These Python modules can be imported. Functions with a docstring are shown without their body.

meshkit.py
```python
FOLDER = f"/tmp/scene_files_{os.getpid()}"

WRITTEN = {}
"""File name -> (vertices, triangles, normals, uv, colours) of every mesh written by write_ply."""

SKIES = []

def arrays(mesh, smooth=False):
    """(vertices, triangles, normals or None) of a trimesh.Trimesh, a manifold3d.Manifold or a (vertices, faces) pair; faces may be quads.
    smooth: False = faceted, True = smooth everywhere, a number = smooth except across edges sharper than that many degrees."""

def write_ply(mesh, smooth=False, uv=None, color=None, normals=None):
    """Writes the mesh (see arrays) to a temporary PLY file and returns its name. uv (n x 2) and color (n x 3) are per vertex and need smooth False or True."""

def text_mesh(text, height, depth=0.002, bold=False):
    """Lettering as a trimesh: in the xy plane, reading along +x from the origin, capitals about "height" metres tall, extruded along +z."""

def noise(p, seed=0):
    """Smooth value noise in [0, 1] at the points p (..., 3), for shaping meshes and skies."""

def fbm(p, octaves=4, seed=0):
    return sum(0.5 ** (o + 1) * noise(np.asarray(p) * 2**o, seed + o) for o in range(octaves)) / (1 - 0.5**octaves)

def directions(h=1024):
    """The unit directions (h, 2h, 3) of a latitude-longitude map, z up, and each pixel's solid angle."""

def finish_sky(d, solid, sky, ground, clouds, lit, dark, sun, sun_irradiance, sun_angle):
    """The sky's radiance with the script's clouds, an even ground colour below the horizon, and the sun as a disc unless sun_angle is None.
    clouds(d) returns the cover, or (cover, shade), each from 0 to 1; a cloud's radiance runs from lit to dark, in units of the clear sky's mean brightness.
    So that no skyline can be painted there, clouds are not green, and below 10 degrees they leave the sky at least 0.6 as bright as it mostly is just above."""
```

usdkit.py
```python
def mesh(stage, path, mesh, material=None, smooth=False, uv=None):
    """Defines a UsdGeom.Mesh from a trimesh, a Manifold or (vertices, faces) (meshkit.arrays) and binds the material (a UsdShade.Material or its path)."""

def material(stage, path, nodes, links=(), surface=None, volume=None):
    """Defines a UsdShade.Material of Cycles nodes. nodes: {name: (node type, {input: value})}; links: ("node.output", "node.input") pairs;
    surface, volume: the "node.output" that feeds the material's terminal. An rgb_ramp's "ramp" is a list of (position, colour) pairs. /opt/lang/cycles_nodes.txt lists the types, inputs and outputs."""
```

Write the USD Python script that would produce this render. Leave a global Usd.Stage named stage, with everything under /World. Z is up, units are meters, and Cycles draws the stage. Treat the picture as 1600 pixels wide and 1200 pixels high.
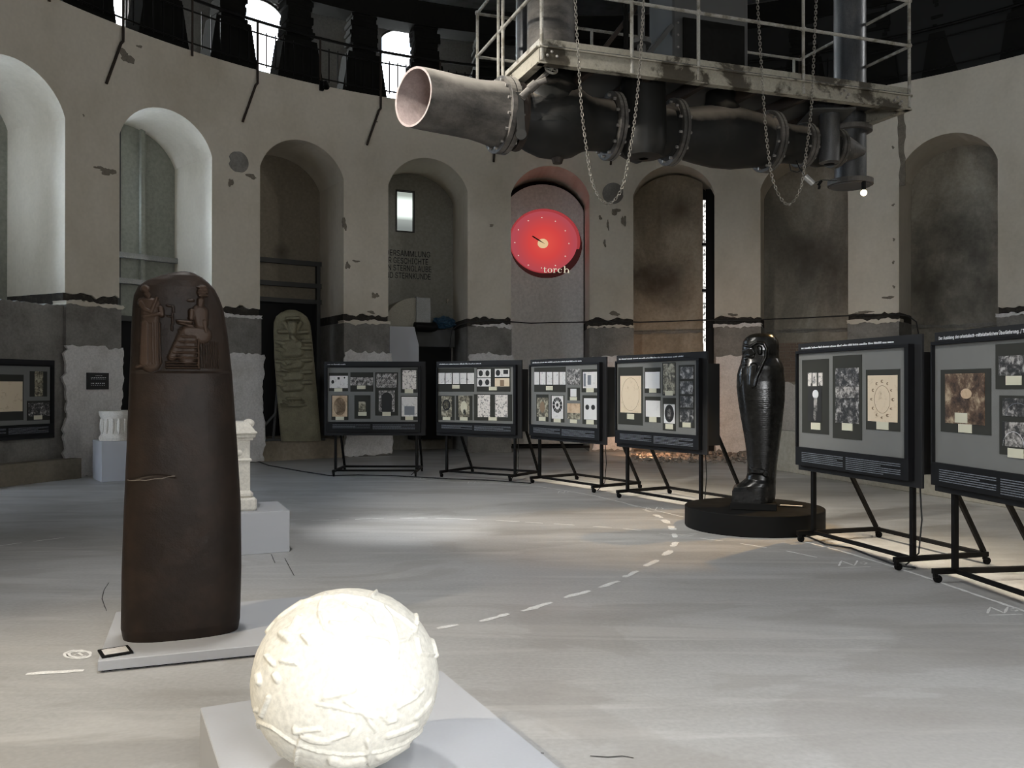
import math, random
import numpy as np, trimesh, manifold3d, usdkit, meshkit
from pxr import Usd, UsdGeom, UsdLux, UsdShade, Gf, Sdf
from shapely.geometry import Polygon, Point, box as sbox, LineString
from shapely import affinity
from shapely.ops import unary_union

stage = Usd.Stage.CreateInMemory()
UsdGeom.SetStageUpAxis(stage, 'Z'); UsdGeom.SetStageMetersPerUnit(stage, 1.0)
UsdGeom.Xform.Define(stage, '/World'); UsdGeom.Scope.Define(stage, '/World/Looks')
PI = math.pi
# ------------------------------------------------------------------ camera
F, HY, H = 1340.0, 604.5, 1.65          # focal length in pixels of the 1600 px frame, horizon row, eye height
cam = UsdGeom.Camera.Define(stage, '/World/camera')
cam.AddTranslateOp().Set(Gf.Vec3d(0, 0, H))
cam.AddRotateXOp().Set(90 + math.degrees(math.atan((HY - 600) / F)))
cam.CreateHorizontalApertureAttr(36.0); cam.CreateFocalLengthAttr(36.0 * F / 1600); cam.CreateFStopAttr(0.0)
cam.CreateClippingRangeAttr((0.05, 200.0))
EXPO = 2.28
cam.CreateExposureAttr(EXPO)
# ------------------------------------------------------------------ light
CX, CY, R = 2.123, 10.40, 11.44         # centre and radius of the round hall
PH, DP, PW = -0.101, 2 * PI / 23, 0.097  # bearing of the fourth niche's middle, spacing of the niches, width of a pier (radians)
ZT = 8.62                               # top of the drum wall
def pol(t, r, z=0.0): return np.array([CX + r * math.sin(t), CY + r * math.cos(t), z])
def pier_t(i): return PH + DP * (i - 3.5)
def niche_t(k): return PH + DP * (k - 4)
def aim(prim, pos, to):
    d = np.array(to, float) - np.array(pos, float); d /= np.linalg.norm(d)
    up = np.array([0, 0, 1.0]) if abs(d[2]) < 0.99 else np.array([0, 1.0, 0])
    x = np.cross(d, up); x /= np.linalg.norm(x); y = np.cross(x, d)
    m = Gf.Matrix4d(*x, 0, *y, 0, *(-d), 0, *map(float, pos), 1)
    UsdGeom.Xformable(prim).AddTransformOp().Set(m)
def rect_light(name, pos, to, w, h, power, col):
    l = UsdLux.RectLight.Define(stage, '/World/' + name)
    l.CreateWidthAttr(w); l.CreateHeightAttr(h); l.CreateIntensityAttr(power); l.CreateColorAttr(Gf.Vec3f(*col)); aim(l, pos, to)
    return l
def spot_light(name, pos, to, rad, power, col, cone, soft=0.3):
    l = UsdLux.SphereLight.Define(stage, '/World/' + name)
    l.CreateRadiusAttr(rad); l.CreateIntensityAttr(power); l.CreateColorAttr(Gf.Vec3f(*col))
    s = UsdLux.ShapingAPI.Apply(l.GetPrim()); s.CreateShapingConeAngleAttr(cone); s.CreateShapingConeSoftnessAttr(soft); aim(l, pos, to)
    return l
dome = UsdLux.DomeLight.Define(stage, '/World/sky'); dome.CreateIntensityAttr(1.0); dome.CreateColorAttr(Gf.Vec3f(0.75, 0.85, 1.0))
GAL_R = 14.0
COOL, WARM = (1.0, 0.96, 0.89), (1.0, 0.78, 0.50)
for k in range(-9, 14):                  # daylight in every window behind the gallery, all round the hall
    t = niche_t(k)
    if 4 <= k <= 8: continue             # those bays are shut off by the black curtain
    rect_light('daylight_gallery_%03d' % (k + 9), pol(t, GAL_R + 0.28, 10.15), pol(t, 0, 9.0), 1.1, 3.0, 8.0, COOL)
for k, zc, hh, pw in ((0, 4.9, 2.8, 4.2), (1, 4.8, 2.6, 4.4)):   # tall windows at the back of the two left niches
    t = niche_t(k) - 0.046
    rect_light('daylight_niche_%03d' % k, pol(t, R + 1.95, zc), pol(t + 0.1, R + 0.4, zc - 0.5), 0.75, hh, pw, (0.70, 0.82, 1.0))
rect_light('fill_behind_camera', (1.6, -1.05, 1.7), (1.8, 5, 0.9), 2.4, 2.8, 8.0, (0.97, 0.985, 1.0))  # added soft fill from behind the camera; no door is modelled there
spot_light('spot_globe', (-1.35, -0.5, 1.95), (-0.60, 3.1, 0.58), 0.05, 330.0, (1.0, 0.95, 0.86), 8.0, 0.25)
spot_light('spot_floor', (-5.2, 2.2, 4.6), (-2.5, 3.7, 0.0), 0.06, 1400.0, (1.0, 0.85, 0.64), 30, 0.7)
spot_light('fill_front', (2.3, 0.4, 7.2), (2.3, 1.9, 0.0), 0.25, 130.0, (0.99, 0.99, 1.0), 30, 1.0)  # unseen fill added to lift the floor near the camera
spot_light('fill_hall', (-2.2, 6.0, 8.2), (0.6, 6.4, 0.0), 0.25, 90.0, (1.0, 0.98, 0.95), 48, 0.8)  # added general downlight without a fixture, brightens the middle of the floor
spot_light('spot_pool', (-1.3, 10.0, 8.2), (-1.25, 10.0, 0.0), 0.06, 2600.0, (0.97, 0.98, 1.0), 9, 0.9)
spot_light('fill_panels', (-3.2, 6.5, 6.2), (1.8, 12.5, 1.4), 0.10, 900.0, (1.0, 0.95, 0.86), 32, 0.7)  # fill added out of view to brighten the panel fronts
# ------------------------------------------------------------------ helpers
USED = {}
def numbered(path):
    n = USED.get(path, 0); USED[path] = n + 1
    return path if n == 0 else '%s_%03d' % (path, n)
def meta(p, label=None, cat=None, group=None, kind=None):
    for k, v in (('label', label), ('category', cat), ('group', group), ('kind', kind)):
        if v: p.SetCustomDataByKey(k, v)
class Node:
    def __init__(s, path, loc): s.path, s.loc = path, np.array(loc, float)
    def prim(s): return stage.GetPrimAtPath(s.path)
def thing(name, label=None, cat=None, loc=(0, 0, 0), group=None, kind=None):
    p = numbered('/World/' + name); x = UsdGeom.Xform.Define(stage, p); x.AddTranslateOp().Set(Gf.Vec3d(*map(float, loc)))
    meta(x.GetPrim(), label, cat, group, kind); return Node(p, loc)
def VF(m):
    if hasattr(m, 'to_mesh'):
        q = m.to_mesh(); return np.array(q.vert_properties[:, :3], float), np.array(q.tri_verts, int)
    if isinstance(m, (tuple, list)):
        v, f = np.asarray(m[0], float), np.asarray(m[1], int)
        if f.shape[1] == 4: f = np.vstack([f[:, [0, 1, 2]], f[:, [0, 2, 3]]])
        return v, f
    return np.array(m.vertices, float), np.array(m.faces, int)
def join(ms):
    vs, fs, n = [], [], 0
    for m in ms:
        v, f = VF(m); vs.append(v); fs.append(f + n); n += len(v)
    return np.vstack(vs), np.vstack(fs)
def part(par, name, mesh, mat, smooth=False, label=None, kind=None):
    """A mesh given in world coordinates as a child of a thing (or of one of its parts)."""
    p = numbered(par.path + '/' + name)
    if isinstance(mesh, list): mesh = join(mesh)
    v, f = VF(mesh)
    m = usdkit.mesh(stage, p, (v - par.loc, f), mat, smooth)
    meta(m.GetPrim(), label, None, None, kind)
    return Node(p, par.loc)
def solo(name, mesh, mat, label=None, cat=None, group=None, kind=None, smooth=False):
    p = numbered('/World/' + name)
    if isinstance(mesh, list): mesh = join(mesh)
    m = usdkit.mesh(stage, p, VF(mesh), mat, smooth); meta(m.GetPrim(), label, cat, group, kind); return Node(p, (0, 0, 0))
def bx(x0, x1, y0, y1, z0, z1, c=0.0):
    if x0 > x1: x0, x1 = x1, x0
    if y0 > y1: y0, y1 = y1, y0
    c = min(c, 0.45 * min(x1 - x0, y1 - y0, z1 - z0))
    if c <= 0:
        m = trimesh.creation.box(bounds=[[x0, y0, z0], [x1, y1, z1]]); return VF(m)
    pts = []
    for sx in (0, 1):
        for sy in (0, 1):
            for sz in (0, 1):
                p = np.array([(x0, x1)[sx], (y0, y1)[sy], (z0, z1)[sz]]); q = c * np.array([1 - 2 * sx, 1 - 2 * sy, 1 - 2 * sz])
                for a in range(3):
                    e = q.copy(); e[a] = 0; pts.append(p + e)
    return VF(manifold3d.Manifold.hull_points(np.array(pts)))
def frame(o, xdir, ydir=None):
    """4 x 4 matrix with the given origin, horizontal x axis and z up; y = z cross x."""
    x = np.array([xdir[0], xdir[1], 0.0]); x /= np.linalg.norm(x)
    m = np.eye(4); m[:3, 0] = x; m[:3, 1] = np.cross([0, 0, 1.0], x); m[:3, 3] = o; return m
def tf(m, mesh):
    v, f = VF(mesh); w = v @ m[:3, :3].T + m[:3, 3]
    return w, (f[:, ::-1] if np.linalg.det(m[:3, :3]) < 0 else f)
def tube(points, r, sides=8, closed=False):
    p = np.asarray(points, float); n = len(p); rr = np.broadcast_to(r, (n,)).astype(float)
    t = (np.roll(p, -1, 0) - np.roll(p, 1, 0)) if closed else np.gradient(p, axis=0)
    t /= np.linalg.norm(t, axis=1, keepdims=True) + 1e-12
    a = np.cross(t[0], [0, 0, 1.0] if abs(t[0][2]) < 0.9 else [1.0, 0, 0]); a /= np.linalg.norm(a)
    A = []
    for k in range(n):
        a = a - t[k] * (a @ t[k]); a /= np.linalg.norm(a) + 1e-12; A.append(a)
    A = np.array(A); B = np.cross(t, A); g = np.arange(sides) * 2 * PI / sides
    v = (p[:, None] + rr[:, None, None] * (np.cos(g)[None, :, None] * A[:, None] + np.sin(g)[None, :, None] * B[:, None])).reshape(-1, 3)
    f = []
    for k in range(n if closed else n - 1):
        k2 = (k + 1) % n
        for j in range(sides):
            j2 = (j + 1) % sides
            f += [[k * sides + j, k * sides + j2, k2 * sides + j2], [k * sides + j, k2 * sides + j2, k2 * sides + j]]
    if not closed:
        v = np.vstack([v, p[0], p[-1]]); c0, c1 = len(v) - 2, len(v) - 1
        for j in range(sides):
            j2 = (j + 1) % sides
            f += [[c0, j2, j], [c1, (n - 1) * sides + j, (n - 1) * sides + j2]]
    return v, np.array(f)
def bar(a, b, w, h=None):
    """A straight square bar from a to b."""
    h = h or w; a, b = np.array(a, float), np.array(b, float); d = b - a; L = np.linalg.norm(d); d /= L
    u = np.cross(d, [0, 0, 1.0]) if abs(d[2]) < 0.98 else np.array([1.0, 0, 0]); u /= np.linalg.norm(u); n = np.cross(u, d)
    m = np.eye(4); m[:3, 0] = d; m[:3, 1] = -u; m[:3, 2] = n; m[:3, 3] = a
    return tf(m, bx(0, L, -w / 2, w / 2, -h / 2, h / 2, min(w, h) * 0.08))
def lathe(profile, o=(0, 0, 0), axis=(0, 0, 1), seg=48):
    """profile: (distance along the axis, radius) pairs."""
    o = np.array(o, float); d = np.array(axis, float); d /= np.linalg.norm(d)
    u = np.cross(d, [0, 0, 1.0]) if abs(d[2]) < 0.95 else np.array([1.0, 0, 0]); u /= np.linalg.norm(u); w = np.cross(d, u)
    pr = np.array(profile, float); n = len(pr); g = np.arange(seg) * 2 * PI / seg
    v = (o + pr[:, 0][:, None, None] * d + pr[:, 1][:, None, None] * (np.cos(g)[None, :, None] * u + np.sin(g)[None, :, None] * w)).reshape(-1, 3)
    f = []
    for k in range(n - 1):
        for j in range(seg):
            j2 = (j + 1) % seg
            f += [[k * seg + j, k * seg + j2, (k + 1) * seg + j2], [k * seg + j, (k + 1) * seg + j2, (k + 1) * seg + j]]
    return v, np.array(f)
def ball(c, r, sub=2, sc=(1, 1, 1)):
    m = trimesh.creation.icosphere(sub, 1.0); return np.array(m.vertices) * np.array(sc) * r + np.array(c, float), np.array(m.faces)
def prism(poly, depth):
    return trimesh.creation.extrude_polygon(poly, depth, engine='earcut')
def prisms(shape, depth):
    return join([prism(g, depth) for g in getattr(shape, 'geoms', [shape]) if g.area > 1e-9])
def warp(poly, r0, r1, tc, size=0.3):
    """A flat shape (arc length at radius R, height) bent round the hall between two radii."""
    ms = []
    for g in getattr(poly, 'geoms', [poly]):
        if g.area < 1e-6: continue
        v, f = VF(prism(g, r1 - r0)); v, f = trimesh.remesh.subdivide_to_size(v, f, size, max_iter=12)
        t = tc + v[:, 0] / R; r = r0 + v[:, 2]
        ms.append((np.stack([CX + r * np.sin(t), CY + r * np.cos(t), v[:, 1]], 1), f[:, ::-1]))
    return join(ms)
def ragged(x0, x1, y0, y1, amp, seed, step=0.07, sides=(1, 1, 1, 1)):
    """A rectangle with broken edges; sides = bottom, right, top, left."""
    rg = np.random.default_rng(seed); pts = []
    def edge(a, b, on, nx, ny):
        n = max(2, int(math.hypot(b[0] - a[0], b[1] - a[1]) / step)); j = 0.0
        for i in range(n):
            u = i / n; j = 0.55 * j + rg.normal() * amp * 0.8
            q = j if (on and i > 0) else 0
            pts.append((a[0] + (b[0] - a[0]) * u + nx * q, a[1] + (b[1] - a[1]) * u + ny * q))
    edge((x0, y0), (x1, y0), sides[0], 0, 1); edge((x1, y0), (x1, y1), sides[1], 1, 0)
    edge((x1, y1), (x0, y1), sides[2], 0, 1); edge((x0, y1), (x0, y0), sides[3], 1, 0)
    p = Polygon(pts).buffer(0)
    return max(p.geoms, key=lambda g: g.area) if hasattr(p, 'geoms') else p
def floor_at(px, py, z=0.0):
    y = F * (H - z) / (py - HY); return np.array([(px - 800) / F * y, y, z])
def hit(px, r):
    """Bearing t where the line of sight through column px meets the circle of radius r round the hall's middle."""
    d = np.array([(px - 800) / F, 1.0]); c = np.array([CX, CY]); a = d @ d; b = -2 * d @ c; e = c @ c - r * r
    s = (-b + math.sqrt(b * b - 4 * a * e)) / (2 * a); return math.atan2(s * d[0] - CX, s * d[1] - CY), s
def z_at(py, depth): return H + (HY - py) * depth / F
# ------------------------------------------------------------------ materials
def mat(name, nodes, links, surface='p.BSDF'):
    return usdkit.material(stage, '/World/Looks/' + name, nodes, links, surface=surface)
def flat(name, c, rough=0.6, metal=0.0, spec=0.5):
    return mat(name, {'p': ('principled_bsdf', dict(base_color=c, roughness=rough, metallic=metal, specular_ior_level=spec))}, [])
def worn(name, ramp, scale=3.0, rough=(0.6, 0.85), bump=0.15, fine=60.0, metal=0.0, detail=8.0, stretch=(1, 1, 1), bdist=0.01, distort=0.0, dust=None, spec=0.4, grain=(.85, 1.12), stains=()):
    """Colour from noise through a ramp, a second fine noise as grain and relief; dust: colour that lies on faces turned upwards."""
    n = {'g': ('geometry', {}), 'm': ('mapping', dict(scale=stretch)), 'n': ('noise_texture', dict(scale=scale, detail=detail, roughness=0.62, distortion=distort)),
         'r': ('rgb_ramp', dict(ramp=ramp)), 'n2': ('noise_texture', dict(scale=fine, detail=5.0, roughness=0.6)),
         'k': ('map_range', dict(from_min=0.3, from_max=0.7, to_min=grain[0], to_max=grain[1], clamp=True)),
         'mul': ('mix', dict(mix_type='multiply', fac=1.0)), 'rr': ('map_range', dict(from_min=0.3, from_max=0.7, to_min=rough[0], to_max=rough[1], clamp=True)),
         'add': ('math', dict(math_type='multiply_add', value2=0.35)),
         'b': ('bump', dict(strength=bump, distance=bdist)), 'p': ('principled_bsdf', dict(metallic=metal, specular_ior_level=spec))}
    l = [('g.position', 'm.vector'), ('m.vector', 'n.vector'), ('n.fac', 'r.fac'), ('g.position', 'n2.vector'), ('n2.fac', 'k.value'),
         ('r.color', 'mul.color1'), ('k.result', 'mul.color2'), ('n.fac', 'rr.value'), ('rr.result', 'p.roughness'),
         ('n2.fac', 'add.value1'), ('n.fac', 'add.value3'), ('add.value', 'b.height'), ('b.normal', 'p.normal')]
    top = 'mul.color'
    for q, (pos, rad, col) in enumerate(stains):       # soot and damp with a shape of their own
        n.update({'sd%d' % q: ('vector_math', dict(math_type='distance', vector2=tuple(map(float, pos)))), 'sn%d' % q: ('noise_texture', dict(scale=2.2, detail=6.0, roughness=0.6)),
                  'sm%d' % q: ('math', dict(math_type='multiply_add', value2=-1.5 * rad)), 'sr%d' % q: ('map_range', dict(from_min=-.75 * rad, from_max=.45 * rad, to_min=.85, to_max=0.0, clamp=True)), 'sx%d' % q: ('mix', dict(color2=col))})
        l += [('g.position', 'sd%d.vector1' % q), ('g.position', 'sn%d.vector' % q), ('sn%d.fac' % q, 'sm%d.value1' % q), ('sd%d.value' % q, 'sm%d.value3' % q), ('sm%d.value' % q, 'sr%d.value' % q), ('sr%d.result' % q, 'sx%d.fac' % q), (top, 'sx%d.color1' % q)]
        top = 'sx%d.color' % q
    if dust:
        n.update(sx=('separate_xyz', {}), nd=('noise_texture', dict(scale=2.2, detail=4.0)), sa=('math', dict(math_type='multiply_add', value2=0.75)),
                 dr=('map_range', dict(from_min=0.70, from_max=1.10, to_min=0.0, to_max=1.0, clamp=True)), dm=('mix', dict(color2=dust)))
        l += [('g.normal', 'sx.vector'), ('g.position', 'nd.vector'), ('nd.fac', 'sa.value1'), ('sx.z', 'sa.value3'), ('sa.value', 'dr.value'),
              ('dr.result', 'dm.fac'), ('mul.color', 'dm.color1'), ('dm.color', 'p.base_color')]
    else: l.append((top, 'p.base_color'))
    return mat(name, n, l)
def g3(v, warm=0.0): return (v * (1 + warm), v, v * (1 - warm))
PLASTER = worn('wall_plaster', [(0.0, (.34, .295, .225)), (0.36, (.48, .43, .345)), (0.52, (.56, .51, .425)), (1.0, (.63, .585, .50))], 0.55, (0.8, 0.95), 0.10, 14, stretch=(1, 1, 0.6), grain=(.95, 1.04))
REVEAL = PLASTER
WHITEP = worn('white_plaster', [(0.0, (.33, .31, .29)), (0.34, (.52, .50, .475)), (0.5, (.62, .60, .58)), (1.0, (.70, .68, .66))], 2.2, (0.8, 0.95), 0.25, 25)
BAND = worn('concrete_band', [(0.0, (.06, .055, .05)), (0.35, (.14, .13, .115)), (0.55, (.21, .20, .18)), (1.0, (.32, .30, .27))], 1.6, (0.85, 0.95), 0.35, 22)
GAPM = worn('broken_joint', [(0.0, (.01, .01, .009)), (0.5, (.035, .03, .025)), (1.0, (.12, .105, .085))], 9, (0.9, 1), 0.8, 40)
CHIPL = flat('pale_stone_crack', (.15, .13, .11), .9)
def spot_at(px, py, r):
    t, dd = hit(px, r); return pol(t, r, z_at(py, dd))
STAINS = {'sooty': [(spot_at(1500, 365, R + 1.3), 1.0, (.055, .05, .042)), (spot_at(1530, 460, R + 1.3), 1.1, (.075, .068, .057)), (spot_at(1258, 390, R + 1.2), .7, (.075, .062, .048)), (spot_at(1305, 420, R + 1.2), .9, (.07, .06, .047)), (spot_at(1440, 450, R + 1.3), .7, (.09, .082, .066))],
          'stained': [(spot_at(1040, 440, R + .8), .8, (.07, .052, .036)), (spot_at(1000, 430, R + .8), .6, (.06, .045, .032)), (spot_at(1062, 330, R + .8), .5, (.09, .07, .048))],
          'brown': [(spot_at(440, 395, R + 1.66), .25, (.05, .04, .03))]}
BACKS = [worn('niche_back_' + n, r, s, (0.8, 0.95), 0.12, 14, stretch=st, distort=0.6, stains=STAINS.get(n, ())) for n, r, s, st in (
    ('grey_green', [(0, (.16, .165, .14)), (0.5, (.24, .245, .21)), (1, (.34, .335, .29))], 0.7, (1, 1, .5)),
    ('brown', [(0, (.10, .085, .06)), (0.45, (.20, .17, .125)), (1, (.29, .26, .20))], 0.6, (1, 1, .4)),
    ('grey', [(0, (.20, .195, .165)), (0.5, (.28, .27, .235)), (1, (.34, .33, .29))], 0.5, (1, 1, .5)),
    ('smooth', [(0, (.56, .54, .51)), (0.5, (.66, .64, .61)), (1, (.71, .69, .66))], 0.4, (1, 1, .4)),
    ('stained', [(0, (.09, .07, .05)), (0.42, (.24, .20, .145)), (0.58, (.36, .31, .24)), (1, (.45, .41, .33))], 0.8, (1, 1, .45)),
    ('sooty', [(0, (.08, .072, .06)), (0.42, (.22, .20, .165)), (0.58, (.36, .33, .275)), (1, (.44, .41, .35))], 0.75, (1, 1, .4)))]
FLOORM = mat('floor_concrete', {
    'g': ('geometry', {}), 'm': ('mapping', dict(scale=(0.32, 1.0, 1.0), rotation=(0, 0, -0.12))), 'n': ('noise_texture', dict(scale=0.9, detail=9.0, roughness=0.58, distortion=0.7)),
    'r': ('rgb_ramp', dict(ramp=[(0.0, (.27, .258, .24)), (0.36, (.345, .338, .325)), (0.5, (.39, .388, .38)), (0.62, (.425, .423, .415)), (1.0, (.50, .498, .49))])),
    'n2': ('noise_texture', dict(scale=35.0, detail=6.0)), 'k': ('map_range', dict(from_min=0.3, from_max=0.7, to_min=0.92, to_max=1.07)), 'mul': ('mix', dict(mix_type='multiply', fac=1.0)),
    'v': ('voronoi_texture', dict(scale=0.33, feature='f1', randomness=1.0)), 'vr': ('map_range', dict(from_min=0.0, from_max=1.0, to_min=0.92, to_max=1.07)),
    'sv': ('separate_color', {}), 'mul2': ('mix', dict(mix_type='multiply', fac=1.0)),
    'm3': ('mapping', dict(scale=(0.13, 1.1, 1.0), rotation=(0, 0, 0.10))), 'n3': ('noise_texture', dict(scale=2.1, detail=7.0, roughness=0.6, distortion=0.9)), 'k3': ('map_range', dict(from_min=0.54, from_max=0.62, to_min=0.0, to_max=0.30, clamp=True)), 'x3': ('mix', dict(color2=(.58, .57, .55))),
    'm4': ('mapping', dict(scale=(0.5, 0.9, 1.0), rotation=(0, 0, 0.5))), 'n4': ('noise_texture', dict(scale=0.8, detail=6.0, roughness=0.55, distortion=1.5)), 'k4': ('map_range', dict(from_min=0.53, from_max=0.57, to_min=0.0, to_max=0.30, clamp=True)), 'x4': ('mix', dict(color2=(.25, .235, .215))),
    'rr': ('map_range', dict(from_min=0.35, from_max=0.65, to_min=0.50, to_max=0.34, clamp=True)), 'b': ('bump', dict(strength=0.08, distance=0.004)), 'p': ('principled_bsdf', dict(specular_ior_level=0.38))},
    [('g.position', 'm.vector'), ('m.vector', 'n.vector'), ('n.fac', 'r.fac'), ('g.position', 'n2.vector'), ('n2.fac', 'k.value'), ('r.color', 'mul.color1'), ('k.result', 'mul.color2'),
     ('m.vector', 'v.vector'), ('v.color', 'sv.color'), ('sv.r', 'vr.value'), ('mul.color', 'mul2.color1'), ('vr.result', 'mul2.color2'), ('g.position', 'm3.vector'), ('m3.vector', 'n3.vector'), ('n3.fac', 'k3.value'), ('k3.result', 'x3.fac'), ('mul2.color', 'x3.color1'), ('g.position', 'm4.vector'), ('m4.vector', 'n4.vector'), ('n4.fac', 'k4.value'), ('k4.result', 'x4.fac'), ('x3.color', 'x4.color1'), ('x4.color', 'p.base_color'),
     ('n.fac', 'rr.value'), ('rr.result', 'p.roughness'), ('n2.fac', 'b.height'), ('b.normal', 'p.normal')])
CHALK = worn('chalk', [(0, (.55, .55, .53)), (0.5, (.75, .75, .73)), (1, (.85, .85, .83))], 30, (0.9, 1), 0.1, 90)
GREYP = worn('grey_plinth_paint', [(0, (.40, .41, .43)), (1, (.45, .46, .485))], 1.5, (0.45, 0.55), 0.0, 80, grain=(.985, 1.015))
BLACKP = worn('black_plinth_paint', [(0, (.003, .003, .003)), (1, (.006, .006, .0056))], 3, (0.6, 0.75), 0.03, 60, spec=.15)
BASALT = mat('dark_basalt_relief', {'g': ('geometry', {}), 'n': ('noise_texture', dict(scale=5.0, detail=8.0, roughness=.62)), 'r': ('rgb_ramp', dict(ramp=[(0, (.007, .0045, .0034)), (0.45, (.015, .0098, .007)), (0.7, (.026, .0165, .0115)), (1, (.05, .035, .026))])),
    'a': ('attribute', dict(attribute='relief_tone')), 'x': ('mix', dict(color2=(.066, .041, .028))), 'n2': ('noise_texture', dict(scale=85.0, detail=5.0)), 'b': ('bump', dict(strength=.22, distance=.006)),
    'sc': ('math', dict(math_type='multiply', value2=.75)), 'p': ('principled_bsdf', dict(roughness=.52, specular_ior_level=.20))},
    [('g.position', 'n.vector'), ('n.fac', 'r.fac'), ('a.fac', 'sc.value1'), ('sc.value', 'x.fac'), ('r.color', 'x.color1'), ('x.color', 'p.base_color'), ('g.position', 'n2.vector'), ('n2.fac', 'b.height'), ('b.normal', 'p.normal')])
BLACKSTONE = worn('black_polished_stone', [(0, (.003, .003, .003)), (0.6, (.006, .006, .0055)), (1, (.016, .015, .014))], 12, (0.16, 0.30), 0.05, 90, bdist=0.004, spec=0.36)
TANSTONE = worn('tan_cast_stone', [(0, (.075, .068, .040)), (0.5, (.17, .155, .10)), (1, (.27, .245, .165))], 4, (0.75, 0.9), 0.3, 40)
MARBLE = worn('cream_plaster_cast', [(0, (.50, .46, .40)), (0.45, (.66, .63, .56)), (1, (.74, .71, .65))], 4, (0.65, 0.85), 0.12, 40)
GYPSUM = worn('white_gypsum', [(0, (.60, .57, .50)), (0.5, (.70, .68, .61)), (1, (.74, .72, .66))], 6, (0.55, 0.7), 0.06, 50)
STEEL_BLACK = flat('black_steel_tube', (.004, .0036, .0033), 0.55, 0, .15)
RUBBER = flat('black_rubber', (.004, .004, .004), 0.8, 0, .1)
BOARD = flat('charcoal_board', (.019, .0195, .021), 0.75, 0, .25)
CASEM = flat('black_case', (.004, .004, .005), 0.65, 0, .25)
MOUNT = worn('grey_mount_cloth', [(0, (.16, .163, .155)), (1, (.19, .193, .185))], 6, (0.9, 1), 0.05, 300)
CARD = flat('dark_grey_card', (.040, .041, .036), 0.9, 0, .2)
LABELC = flat('cream_label', (.62, .60, .47), 0.8)
PRINTW = flat('white_print_ink', (.72, .73, .75), 0.8)
PRINTG = flat('grey_print_ink', (.17, .185, .21), 0.8)
INK = flat('black_ink', (.02, .02, .02), 0.8)
INKB = flat('brown_ink', (.24, .17, .11), 0.9)
def photo(name, lo, mid, hi, scale, detail=7.0, sharp=0.08, c=0.5):
    return mat(name, {'g': ('geometry', {}), 'n': ('noise_texture', dict(scale=scale, detail=detail, roughness=0.75, distortion=0.35)),
        'r': ('rgb_ramp', dict(ramp=[(0, lo), (c - sharp, lo), (c, mid), (c + sharp, hi), (1, hi)])), 'p': ('principled_bsdf', dict(roughness=0.55))},
        [('g.position', 'n.vector'), ('n.fac', 'r.fac'), ('r.color', 'p.base_color')])
PH_DARK = photo('photo_dark', g3(.015), g3(.09, .05), g3(.42, .04), 14, c=0.53)
PH_GREY = photo('photo_grey', g3(.03, .05), g3(.16, .06), g3(.45, .06), 18)
PH_SEPIA = photo('photo_sepia', (.022, .010, .005), (.12, .07, .04), (.46, .36, .24), 7, sharp=0.13, c=0.52)
PH_OLIVE = photo('photo_olive', (.05, .045, .03), (.20, .18, .125), (.42, .39, .29), 16)
SH_WHITE = photo('sheet_white', g3(.10), g3(.55, .02), g3(.66, .03), 22, sharp=0.06, c=0.40)
SH_PLAIN = photo('sheet_plain_white', g3(.35), g3(.62, .01), g3(.68, .01), 9, sharp=0.1, c=0.33)
SH_CREAM = photo('sheet_cream', (.30, .20, .12), (.60, .48, .33), (.70, .58, .42), 10, sharp=0.08, c=0.36)
SH_DRAW = photo('sheet_drawings', g3(.03), g3(.50, .06), g3(.66, .07), 26, sharp=0.05, c=0.45)
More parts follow.
